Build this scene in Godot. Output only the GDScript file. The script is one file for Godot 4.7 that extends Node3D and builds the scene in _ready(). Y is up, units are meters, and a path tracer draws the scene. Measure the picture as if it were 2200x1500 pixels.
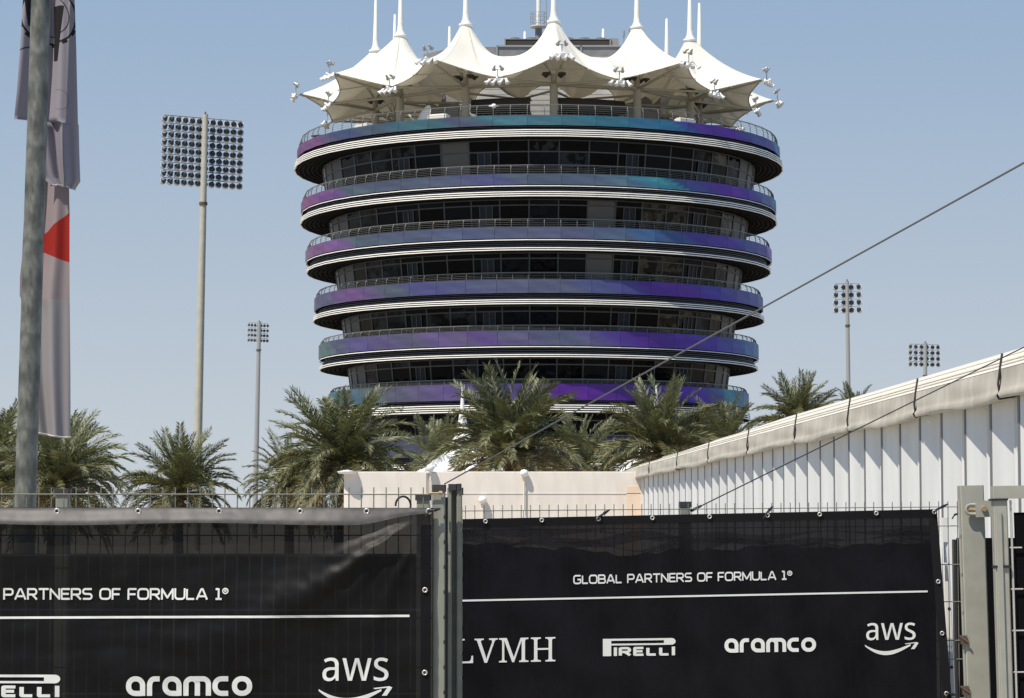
extends Node3D
# A trackside view: a round tower with a tented roof behind palms, a white tent hall,
# floodlight masts, and two scrim banners on a wire mesh fence in front. Units are metres.

var M := {}
var used := {}
var grain: FastNoiseLite

func _ready():
	setup_view()
	setup_materials()
	build_ground()
	build_tower()
	build_roof_top()
	build_canopy()
	build_white_tents()
	build_hall()
	build_cabin()
	build_barriers()
	build_masts()
	build_palms()
	build_flagpole()
	build_fences()
	build_banners()
	build_gate()
	build_cables()

func setup_view():
	var cam := Camera3D.new()
	cam.name = "camera"
	cam.position = Vector3(0, 1.85, 0)
	cam.rotation = Vector3(deg_to_rad(3.971), 0, 0)
	cam.fov = 15.3647
	cam.near = 0.1
	cam.far = 6000.0
	cam.current = true
	add_child(cam)
	var sky_mat := ProceduralSkyMaterial.new()
	sky_mat.sky_top_color = Color(0.046, 0.222, 0.495).linear_to_srgb()
	sky_mat.sky_horizon_color = Color(0.536, 0.575, 0.600).linear_to_srgb()
	sky_mat.sky_curve = 0.185
	sky_mat.ground_horizon_color = Color(0.45, 0.43, 0.40).linear_to_srgb()
	sky_mat.ground_bottom_color = Color(0.30, 0.28, 0.25).linear_to_srgb()
	sky_mat.sun_angle_max = 1.0
	var env := Environment.new()
	env.background_mode = Environment.BG_SKY
	env.sky = Sky.new()
	env.sky.sky_material = sky_mat
	env.tonemap_mode = Environment.TONE_MAPPER_LINEAR
	env.tonemap_exposure = 1.12
	env.sdfgi_enabled = true
	env.ssao_enabled = true
	env.ssil_enabled = true
	var we := WorldEnvironment.new()
	we.name = "environment"
	we.environment = env
	add_child(we)
	var sun := DirectionalLight3D.new()
	sun.name = "sun"
	sun.light_color = Color(1.0, 0.955, 0.885)
	sun.light_energy = 1.6
	sun.light_angular_distance = 0.5
	sun.shadow_enabled = true
	add_child(sun)
	sun.look_at_from_position(Vector3(-36, 86, 36), Vector3.ZERO, Vector3.UP)

# ---------------------------------------------------------------- helpers

func mat(key: String, c: Color, rough := 0.8, metal := 0.0) -> StandardMaterial3D:
	var m := StandardMaterial3D.new()
	m.resource_name = key
	m.albedo_color = c.linear_to_srgb()
	m.roughness = rough
	m.metallic = metal
	M[key] = m
	return m

func vmat(key: String, rough := 0.8) -> StandardMaterial3D:
	var m := mat(key, Color.WHITE, rough)
	m.vertex_color_use_as_albedo = true
	return m

func noise_tex(freq: float, lo: Color, hi: Color, seed_ := 1, oct := 4, size := 256) -> NoiseTexture2D:
	var n := FastNoiseLite.new()
	n.seed = seed_
	n.frequency = freq
	n.fractal_octaves = oct
	var g := Gradient.new()
	g.set_color(0, lo.linear_to_srgb())
	g.set_color(1, hi.linear_to_srgb())
	var t := NoiseTexture2D.new()
	t.width = size
	t.height = size
	t.seamless = true
	t.noise = n
	t.color_ramp = g
	return t

func noise_normal(freq: float, seed_: int, bump: float, size := 256) -> NoiseTexture2D:
	var n := FastNoiseLite.new()
	n.seed = seed_
	n.frequency = freq
	n.fractal_octaves = 2
	var t := NoiseTexture2D.new()
	t.width = size
	t.height = size
	t.seamless = true
	t.as_normal_map = true
	t.bump_strength = bump
	t.noise = n
	return t

func mottled(key: String, lo: Color, hi: Color, scale_: float, rough := 0.8, metal := 0.0, freq := 0.02, seed_ := 1) -> StandardMaterial3D:
	var m := mat(key, Color.WHITE, rough, metal)
	m.albedo_texture = noise_tex(freq, lo, hi, seed_)
	m.uv1_triplanar = true
	m.uv1_world_triplanar = true
	m.uv1_scale = Vector3.ONE * scale_
	return m

func numbered(called: String) -> String:
	var n: int = used.get(called, 0)
	used[called] = n + 1
	return called if n == 0 else "%s_%03d" % [called, n]

func tag(o: Node, label: String, category := "", group := "") -> Node:
	o.set_meta("label", label)
	if category != "":
		o.set_meta("category", category)
	if group != "":
		o.set_meta("group", group)
	return o

func thing(called: String, label: String, category: String, at := Vector3.ZERO, group := "") -> Node3D:
	var o := Node3D.new()
	o.name = numbered(called)
	o.position = at
	add_child(o)
	tag(o, label, category, group)
	return o

func copy(src: Node3D, called: String, label: String, at: Vector3) -> Node3D:
	var o: Node3D = src.duplicate()
	o.name = numbered(called)
	add_child(o)
	o.position = at
	o.set_meta("label", label)
	return o

func begin() -> SurfaceTool:
	var st := SurfaceTool.new()
	st.begin(Mesh.PRIMITIVE_TRIANGLES)
	return st

func put(called: String, what, material: Material, parent: Node) -> MeshInstance3D:
	var o := MeshInstance3D.new()
	o.name = numbered(called) if parent == self else called
	if what is SurfaceTool:
		what.generate_normals()
		o.mesh = what.commit()
	else:
		o.mesh = what
	o.material_override = null
	if o.mesh.get_surface_count():
		if o.mesh is PrimitiveMesh:
			o.mesh.material = material
		else:
			o.set_surface_override_material(0, material)
	parent.add_child(o, true)
	return o

func flat(st: SurfaceTool):
	st.set_smooth_group(-1)

func tri(st: SurfaceTool, a: Vector3, b: Vector3, c: Vector3):
	st.add_vertex(a)
	st.add_vertex(b)
	st.add_vertex(c)

func quad(st: SurfaceTool, a: Vector3, b: Vector3, c: Vector3, d: Vector3):
	tri(st, a, b, c)
	tri(st, a, c, d)

func box(st: SurfaceTool, c: Vector3, s: Vector3, b := Basis.IDENTITY):
	flat(st)
	var h := s * 0.5
	var v := []
	for k in 8:
		v.append(c + b * Vector3(h.x if k & 1 else -h.x, h.y if k & 2 else -h.y, h.z if k & 4 else -h.z))
	quad(st, v[0], v[2], v[3], v[1])
	quad(st, v[5], v[7], v[6], v[4])
	quad(st, v[4], v[6], v[2], v[0])
	quad(st, v[1], v[3], v[7], v[5])
	quad(st, v[2], v[6], v[7], v[3])
	quad(st, v[4], v[0], v[1], v[5])

func bevel_box(st: SurfaceTool, c: Vector3, s: Vector3, e: float, b := Basis.IDENTITY):
	# an upright box whose four long edges (along y) are chamfered
	flat(st)
	var hx := s.x * 0.5
	var hz := s.z * 0.5
	var ring := [Vector2(-hx + e, hz), Vector2(hx - e, hz), Vector2(hx, hz - e), Vector2(hx, -hz + e), Vector2(hx - e, -hz), Vector2(-hx + e, -hz), Vector2(-hx, -hz + e), Vector2(-hx, hz - e)]
	for k in 8:
		var p: Vector2 = ring[k]
		var q: Vector2 = ring[(k + 1) % 8]
		var lo := -s.y * 0.5
		var hi := s.y * 0.5
		quad(st, c + b * Vector3(p.x, lo, p.y), c + b * Vector3(p.x, hi, p.y), c + b * Vector3(q.x, hi, q.y), c + b * Vector3(q.x, lo, q.y))
		tri(st, c + b * Vector3(0, hi, 0), c + b * Vector3(q.x, hi, q.y), c + b * Vector3(p.x, hi, p.y))
		tri(st, c + b * Vector3(0, lo, 0), c + b * Vector3(p.x, lo, p.y), c + b * Vector3(q.x, lo, q.y))

func tube(st: SurfaceTool, a: Vector3, b: Vector3, r0: float, r1 := -1.0, seg := 8, caps := true):
	if r1 < 0.0:
		r1 = r0
	var d := (b - a).normalized()
	var u := d.cross(Vector3.UP if absf(d.y) < 0.95 else Vector3.RIGHT).normalized()
	var w := d.cross(u)
	for k in seg:
		var t0 := TAU * k / seg
		var t1 := TAU * (k + 1) / seg
		var n0 := u * cos(t0) + w * sin(t0)
		var n1 := u * cos(t1) + w * sin(t1)
		st.set_smooth_group(1)
		quad(st, a + n0 * r0, a + n1 * r0, b + n1 * r1, b + n0 * r1)
		if caps:
			flat(st)
			tri(st, a, a + n1 * r0, a + n0 * r0)
			tri(st, b, b + n0 * r1, b + n1 * r1)

func path_tube(st: SurfaceTool, pts: Array, r: float, seg := 6):
	for k in pts.size() - 1:
		tube(st, pts[k], pts[k + 1], r, r, seg, k == 0 or k == pts.size() - 2)

func lathe(st: SurfaceTool, prof: Array, seg := 24, c := Vector3.ZERO, smooth := true, a0 := 0.0, a1 := TAU):
	# prof: Vector2(radius, height) from bottom to top
	for k in seg:
		var t0 := a0 + (a1 - a0) * k / seg
		var t1 := a0 + (a1 - a0) * (k + 1) / seg
		var n0 := Vector3(sin(t0), 0, cos(t0))
		var n1 := Vector3(sin(t1), 0, cos(t1))
		for i in prof.size() - 1:
			var p: Vector2 = prof[i]
			var q: Vector2 = prof[i + 1]
			st.set_smooth_group(1 if smooth else -1)
			var A := c + n0 * p.x + Vector3(0, p.y, 0)
			var B := c + n1 * p.x + Vector3(0, p.y, 0)
			var C := c + n1 * q.x + Vector3(0, q.y, 0)
			var D := c + n0 * q.x + Vector3(0, q.y, 0)
			if q.x < 1e-5:
				tri(st, A, C, B)
			elif p.x < 1e-5:
				tri(st, A, D, C)
			else:
				quad(st, A, D, C, B)

func setup_materials():
	mat("dark_frame", Color(0.055, 0.058, 0.062), 0.5)
	mat("window_frame", Color(0.085, 0.095, 0.11), 0.4, 0.3)
	mat("frame", Color(0.16, 0.165, 0.17), 0.45, 0.3)
	mat("rail", Color(0.40, 0.40, 0.39), 0.4, 0.5)
	mat("balcony_rail", Color(0.17, 0.17, 0.16), 0.45, 0.3)
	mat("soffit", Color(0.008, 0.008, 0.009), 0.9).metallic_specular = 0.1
	mat("slab", Color(0.30, 0.29, 0.28), 0.8)
	mat("shade_slat", Color(0.075, 0.075, 0.085), 0.5)  # upper louvre slats, the shade under the band put into the colour
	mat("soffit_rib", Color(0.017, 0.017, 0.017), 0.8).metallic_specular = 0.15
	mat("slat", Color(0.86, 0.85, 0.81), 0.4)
	vmat("print", 0.5)
	var wavy := noise_normal(0.012, 11, 6.0)
	for spec in [["glass", Color(0.0012, 0.0016, 0.004)], ["glass_cool", Color(0.005, 0.008, 0.014)], ["glass_door", Color(0.030, 0.040, 0.055)]]:
		var g := mat(spec[0], spec[1], 0.05)
		g.metallic_specular = 0.19
		g.normal_enabled = true
		g.normal_texture = wavy
		g.normal_scale = 0.35
		g.uv1_triplanar = true
		g.uv1_world_triplanar = true
		g.uv1_scale = Vector3.ONE * 0.35
	var cool := mottled("glass_reflect_cool", Color(0.0012, 0.002, 0.005), Color(0.034, 0.044, 0.056), 0.30, 0.08, 0.0, 0.012, 33)  # cool reflections painted as patches in the glass colour
	cool.metallic_specular = 0.19
	(cool.albedo_texture as NoiseTexture2D).color_ramp.set_offset(0, 0.48)
	(cool.albedo_texture as NoiseTexture2D).color_ramp.set_offset(1, 0.55)
	var reflected_tan := mottled("glass_reflect_tan", Color(0.002, 0.003, 0.006), Color(0.105, 0.10, 0.075), 0.30, 0.08, 0.0, 0.012, 31)  # tan reflections and interior glimpses painted into the glass colour
	reflected_tan.metallic_specular = 0.26
	reflected_tan.normal_enabled = true
	reflected_tan.normal_texture = wavy
	reflected_tan.normal_scale = 0.35
	(reflected_tan.albedo_texture as NoiseTexture2D).color_ramp.set_offset(0, 0.50)
	(reflected_tan.albedo_texture as NoiseTexture2D).color_ramp.set_offset(1, 0.56)
	mat("blind", Color(0.085, 0.095, 0.105), 0.35)
	mat("grey_panel", Color(0.055, 0.065, 0.078), 0.5)
	mat("light_panel", Color(0.30, 0.33, 0.34), 0.5)
	var fab := mottled("membrane", Color(0.72, 0.695, 0.62), Color(0.80, 0.775, 0.70), 0.12, 0.75, 0.0, 0.01, 5)
	fab.backlight_enabled = true
	fab.backlight = Color(0.15, 0.13, 0.088).linear_to_srgb()
	mat("seam_cloth", Color(0.71, 0.685, 0.61), 0.8)
	mat("cream_steel", Color(0.40, 0.375, 0.30), 0.5)
	mat("white_steel", Color(0.80, 0.79, 0.75), 0.45)
	mat("lamp_white", Color(0.82, 0.82, 0.82), 0.35)
	mat("bronze", Color(0.06, 0.05, 0.04), 0.5)
	mottled("cladding", Color(0.17, 0.17, 0.175), Color(0.23, 0.23, 0.235), 0.2, 0.6)
	mottled("pale_cladding", Color(0.40, 0.39, 0.37), Color(0.47, 0.46, 0.44), 0.2, 0.6)
	mat("dark_fascia", Color(0.045, 0.042, 0.042), 0.6)
	mat("dark_unit", Color(0.045, 0.036, 0.03), 0.7)
	mottled("galvanised", Color(0.045, 0.05, 0.047), Color(0.27, 0.275, 0.25), 1.5, 0.6, 0.2, 0.012, 9)
	mottled("post_paint", Color(0.20, 0.205, 0.17), Color(0.27, 0.275, 0.23), 1.5, 0.6, 0.0, 0.02, 4)
	mottled("mast_paint", Color(0.40, 0.39, 0.335), Color(0.49, 0.48, 0.41), 0.15, 0.6, 0.0, 0.03, 6)
	mat("far_steel", Color(0.30, 0.31, 0.31), 0.6)
	mat("lamp_back", Color(0.038, 0.044, 0.056), 0.4)
	mat("lamp_visor", Color(0.62, 0.64, 0.66), 0.3)
	mat("wire", Color(0.20, 0.20, 0.165), 0.5, 0.2)
	mat("black_plastic", Color(0.014, 0.014, 0.016), 0.55)
	mat("black_cloth", Color(0.006, 0.006, 0.007), 0.9).metallic_specular = 0.15
	mottled("gate_paint", Color(0.30, 0.30, 0.26), Color(0.36, 0.36, 0.315), 1.5, 0.6, 0.0, 0.02, 4)
	mat("cable_grey", Color(0.11, 0.118, 0.125), 0.6)
	mat("cap", Color(0.035, 0.035, 0.038), 0.6)
	mat("steel_bright", Color(0.62, 0.61, 0.57), 0.35, 0.5)
	mat("bolt", Color(0.40, 0.30, 0.17), 0.5, 0.4)
	mat("rust", Color(0.10, 0.07, 0.05), 0.9)
	mat("print_white", Color(0.72, 0.74, 0.72), 0.6)
	mottled("hall_sheet", Color(0.57, 0.59, 0.60), Color(0.70, 0.72, 0.74), 0.5, 0.5, 0.0, 0.012, 41)
	(M["hall_sheet"] as StandardMaterial3D).uv1_scale = Vector3(0.8, 0.12, 0.8)
	mat("joint", Color(0.15, 0.155, 0.17), 0.7)
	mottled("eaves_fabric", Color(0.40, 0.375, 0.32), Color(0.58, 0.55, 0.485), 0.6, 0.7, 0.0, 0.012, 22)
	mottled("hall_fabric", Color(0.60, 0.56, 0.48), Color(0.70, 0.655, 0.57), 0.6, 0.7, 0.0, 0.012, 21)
	mat("strap", Color(0.035, 0.03, 0.03), 0.8)
	mottled("cabin_paint", Color(0.70, 0.645, 0.59), Color(0.80, 0.745, 0.69), 0.4, 0.6, 0.0, 0.015, 14)
	mat("peach", Color(0.76, 0.61, 0.49), 0.7)
	mat("tent_white", Color(0.82, 0.82, 0.81), 0.7)
	mottled("sand", Color(0.30, 0.26, 0.20), Color(0.42, 0.37, 0.29), 0.25, 0.95, 0.0, 0.02, 3)
	var leaf := vmat("leaf", 0.55)
	leaf.backlight_enabled = true
	leaf.backlight = Color(0.28, 0.30, 0.12).linear_to_srgb()
	var wall: StandardMaterial3D = M["cabin_paint"]
	wall.uv1_scale = Vector3(1.1, 0.22, 1.1)
	var pole: StandardMaterial3D = M["galvanised"]
	pole.uv1_scale = Vector3(3.0, 1.3, 3.0)
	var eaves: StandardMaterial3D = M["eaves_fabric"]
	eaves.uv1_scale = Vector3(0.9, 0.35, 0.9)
	mat("flag_hem", Color(0.42, 0.41, 0.43), 0.85)
	var bark := mottled("bark", Color(0.07, 0.045, 0.028), Color(0.20, 0.14, 0.09), 1.2, 0.95, 0.0, 0.04, 8)
	bark.normal_enabled = true
	bark.normal_texture = noise_normal(0.05, 3, 8.0)

func build_ground():
	var st := begin()
	flat(st)
	quad(st, Vector3(-2500, 0, -3500), Vector3(2500, 0, -3500), Vector3(2500, 0, 300), Vector3(-2500, 0, 300))
	var g := put("ground", st, M["sand"], self)
	tag(g, "flat sandy ground under the whole scene")
	g.set_meta("kind", "structure")

# ---------------------------------------------------------------- tower

const TX := 2.059
const TZ := -200.0
# per balcony: band radius, band top, band bottom, louvre radius, louvre bottom, handrail, transom of the storey below
const RINGS := [
	[18.734, 31.016, 30.303, 18.978, 29.470, 31.846, 28.722],
	[18.421, 26.886, 26.124, 18.487, 25.272, 27.582, 24.938],
	[18.058, 23.157, 22.330, 17.998, 21.493, 23.786, 21.161],
	[17.357, 19.490, 18.530, 17.476, 17.725, 20.034, 17.405],
	[16.996, 15.879, 14.820, 16.954, 13.996, 16.309, 13.612],
	[16.225, 12.153, 10.993, 16.362, 10.110, 12.518, 9.624],
	[15.776, 8.296, 6.971, 15.948, 6.107, 8.561, 5.659]
]
# print on the bands: bearing from the front in degrees, then sRGB
const PRINT := [
	[-85.0, 0.370, 0.246, 0.426, -61.7, 0.425, 0.258, 0.436, -59.0, 0.302, 0.279, 0.400, -49.9, 0.224, 0.260, 0.396, -39.1, 0.239, 0.292, 0.362, -34.6, 0.216, 0.329, 0.412, -29.7, 0.196, 0.356, 0.405, -21.4, 0.199, 0.358, 0.404, -20.6, 0.261, 0.283, 0.392, -13.0, 0.251, 0.313, 0.391, -12.3, 0.189, 0.376, 0.446, -6.3, 0.226, 0.401, 0.472, 4.8, 0.220, 0.402, 0.459, 13.7, 0.180, 0.403, 0.481, 24.2, 0.188, 0.426, 0.555, 31.1, 0.149, 0.417, 0.565, 33.0, 0.191, 0.270, 0.535, 39.9, 0.302, 0.174, 0.579, 47.6, 0.362, 0.132, 0.634, 52.7, 0.261, 0.204, 0.551, 58.6, 0.221, 0.310, 0.564, 68.5, 0.261, 0.204, 0.551, 73.6, 0.200, 0.460, 0.628, 90.0, 0.155, 0.436, 0.581],
	[-90.0, 0.362, 0.340, 0.404, -75.6, 0.438, 0.256, 0.428, -56.7, 0.392, 0.246, 0.471, -53.2, 0.361, 0.278, 0.469, -51.0, 0.270, 0.326, 0.383, -36.9, 0.255, 0.293, 0.383, -23.9, 0.269, 0.315, 0.404, -12.1, 0.252, 0.273, 0.445, -0.8, 0.262, 0.320, 0.395, 10.5, 0.296, 0.358, 0.450, 21.0, 0.299, 0.422, 0.495, 22.8, 0.230, 0.448, 0.550, 28.4, 0.223, 0.548, 0.614, 32.0, 0.251, 0.606, 0.654, 32.8, 0.231, 0.335, 0.534, 39.2, 0.267, 0.267, 0.568, 46.9, 0.342, 0.150, 0.634, 52.1, 0.362, 0.132, 0.634, 57.9, 0.261, 0.168, 0.592, 65.0, 0.243, 0.310, 0.565, 82.8, 0.199, 0.460, 0.572],
	[-90.0, 0.395, 0.376, 0.435, -68.6, 0.431, 0.285, 0.451, -56.3, 0.393, 0.279, 0.485, -51.4, 0.367, 0.294, 0.455, -49.6, 0.269, 0.325, 0.382, -30.8, 0.256, 0.295, 0.399, -18.2, 0.263, 0.309, 0.438, -6.5, 0.289, 0.320, 0.423, 4.9, 0.303, 0.322, 0.444, 16.6, 0.289, 0.352, 0.473, 26.4, 0.236, 0.382, 0.564, 31.6, 0.208, 0.331, 0.529, 40.1, 0.246, 0.192, 0.541, 48.1, 0.281, 0.187, 0.592, 62.0, 0.243, 0.286, 0.564, 72.4, 0.261, 0.204, 0.551, 76.7, 0.511, 0.458, 0.714],
	[-90.0, 0.329, 0.340, 0.404, -71.3, 0.293, 0.285, 0.408, -51.4, 0.367, 0.261, 0.454, -46.0, 0.314, 0.276, 0.425, -39.5, 0.269, 0.309, 0.368, -28.1, 0.258, 0.263, 0.458, -19.0, 0.262, 0.285, 0.437, -11.6, 0.284, 0.308, 0.431, 5.1, 0.310, 0.337, 0.444, 13.5, 0.266, 0.307, 0.497, 21.0, 0.262, 0.264, 0.521, 27.5, 0.284, 0.136, 0.551, 37.4, 0.313, 0.135, 0.583, 47.0, 0.262, 0.205, 0.613, 61.2, 0.265, 0.286, 0.565, 85.5, 0.243, 0.310, 0.544],
	[-90.0, 0.247, 0.356, 0.372, -70.9, 0.278, 0.369, 0.379, -61.8, 0.288, 0.296, 0.401, -52.8, 0.300, 0.277, 0.469, -40.5, 0.315, 0.293, 0.440, -32.9, 0.301, 0.295, 0.399, -26.0, 0.335, 0.282, 0.475, -19.4, 0.324, 0.285, 0.437, -14.3, 0.328, 0.255, 0.487, -6.9, 0.304, 0.296, 0.438, 5.2, 0.287, 0.311, 0.429, 13.8, 0.319, 0.308, 0.498, 17.6, 0.291, 0.219, 0.543, 26.8, 0.282, 0.120, 0.530, 38.3, 0.297, 0.154, 0.588, 46.5, 0.282, 0.205, 0.634, 58.4, 0.265, 0.286, 0.607, 66.3, 0.221, 0.391, 0.628, 84.7, 0.221, 0.414, 0.604],
	[-90.0, 0.199, 0.376, 0.449, -67.3, 0.230, 0.399, 0.452, -58.9, 0.242, 0.362, 0.446, -50.1, 0.300, 0.358, 0.383, -41.1, 0.284, 0.292, 0.368, -31.6, 0.317, 0.295, 0.428, -25.8, 0.335, 0.282, 0.475, -16.3, 0.248, 0.236, 0.440, -0.9, 0.262, 0.214, 0.462, 2.9, 0.271, 0.085, 0.489, 10.6, 0.298, 0.104, 0.524, 21.1, 0.286, 0.113, 0.526, 32.5, 0.280, 0.144, 0.557, 45.6, 0.322, 0.187, 0.654, 53.4, 0.265, 0.310, 0.586, 61.7, 0.222, 0.529, 0.605, 67.6, 0.177, 0.436, 0.581, 84.6, 0.221, 0.367, 0.604],
	[-90.0, 0.296, 0.339, 0.372, -44.2, 0.253, 0.275, 0.324, -35.7, 0.239, 0.260, 0.340, -7.4, 0.255, 0.277, 0.421, 19.0, 0.233, 0.155, 0.468, 90.0, 0.261, 0.204, 0.551]
]

func wall_r(h: float) -> float:
	return 16.565 + (h - 28.178) * 0.13097

func dir(deg: float) -> Vector3:
	return Vector3(sin(deg_to_rad(deg)), 0, cos(deg_to_rad(deg)))

func band_colour(i: int, deg: float) -> Color:
	var row: Array = PRINT[i]
	var c := Color(row[1], row[2], row[3])
	for k in range(0, row.size(), 4):
		if deg <= row[k]:
			if k == 0:
				return Color(row[1], row[2], row[3])
			var t: float = (deg - row[k - 4]) / maxf(row[k] - row[k - 4], 0.01)
			t = smoothstep(0.25, 0.75, t)
			return Color(row[k - 3], row[k - 2], row[k - 1]).lerp(Color(row[k + 1], row[k + 2], row[k + 3]), t)
		c = Color(row[k + 1], row[k + 2], row[k + 3])
	return c

func poly_ring(st: SurfaceTool, prof: Array, a0 := 0, a1 := 48):
	# faceted ring of 48 flat sides, like the tower's cladding
	flat(st)
	for k in range(a0, a1):
		var n0 := dir(-3.0 + 7.5 * k)
		var n1 := dir(-3.0 + 7.5 * (k + 1))
		for i in prof.size() - 1:
			var p: Vector2 = prof[i]
			var q: Vector2 = prof[i + 1]
			quad(st, n0 * p.x + Vector3(0, p.y, 0), n0 * q.x + Vector3(0, q.y, 0), n1 * q.x + Vector3(0, q.y, 0), n1 * p.x + Vector3(0, p.y, 0))

func band_panel(i: int, k: int, r: float, ht: float, hb: float, rng: RandomNumberGenerator) -> SurfaceTool:
	var st := begin()
	flat(st)
	var gap := 0.004
	var n0 := dir(-3.0 + 7.5 * k)
	var n1 := dir(-3.0 + 7.5 * (k + 1))
	var cols := 5
	var rows := 4
	var streak := []
	for c in rows + 1:
		streak.append(rng.randf_range(0.9, 1.08))
	var vs := []
	for a in cols + 1:
		var t: float = lerpf(gap, 1.0 - gap, float(a) / cols)
		var deg := -3.0 + 7.5 * (k + t)
		for b in rows + 1:
			var h := lerpf(hb, ht, float(b) / rows)
			# the print has slanted colour borders and a few darker runs
			var c := band_colour(i, deg + (float(b) / rows - 0.5) * 5.0)
			var f: float = streak[b] * (1.0 + 0.07 * sin(deg * 0.9 + b * 1.7 + i * 2.1))
			c = Color(c.r * f, c.g * f, c.b * (1.0 + (f - 1.0) * 0.5)).srgb_to_linear()
			vs.append([(n0.lerp(n1, t)) * r + Vector3(0, h, 0), c])
	for a in cols:
		for b in rows:
			var i0 := a * (rows + 1) + b
			for j in [i0, i0 + 1, i0 + rows + 2, i0, i0 + rows + 2, i0 + rows + 1]:
				st.set_color(vs[j][1])
				st.add_vertex(vs[j][0])
	# returns: top lip, bottom lip and back
	var back := r - 0.09
	var cc: Color = band_colour(i, -3.0 + 7.5 * (k + 0.5)).srgb_to_linear()
	st.set_color(cc)
	var A := n0.lerp(n1, gap)
	var B := n0.lerp(n1, 1.0 - gap)
	var T := Vector3(0, ht, 0)
	var U := Vector3(0, hb, 0)
	quad(st, A * r + T, A * back + T, B * back + T, B * r + T)
	quad(st, A * r + U, B * r + U, B * back + U, A * back + U)
	quad(st, B * back + U, B * back + T, A * back + T, A * back + U)
	return st

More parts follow.
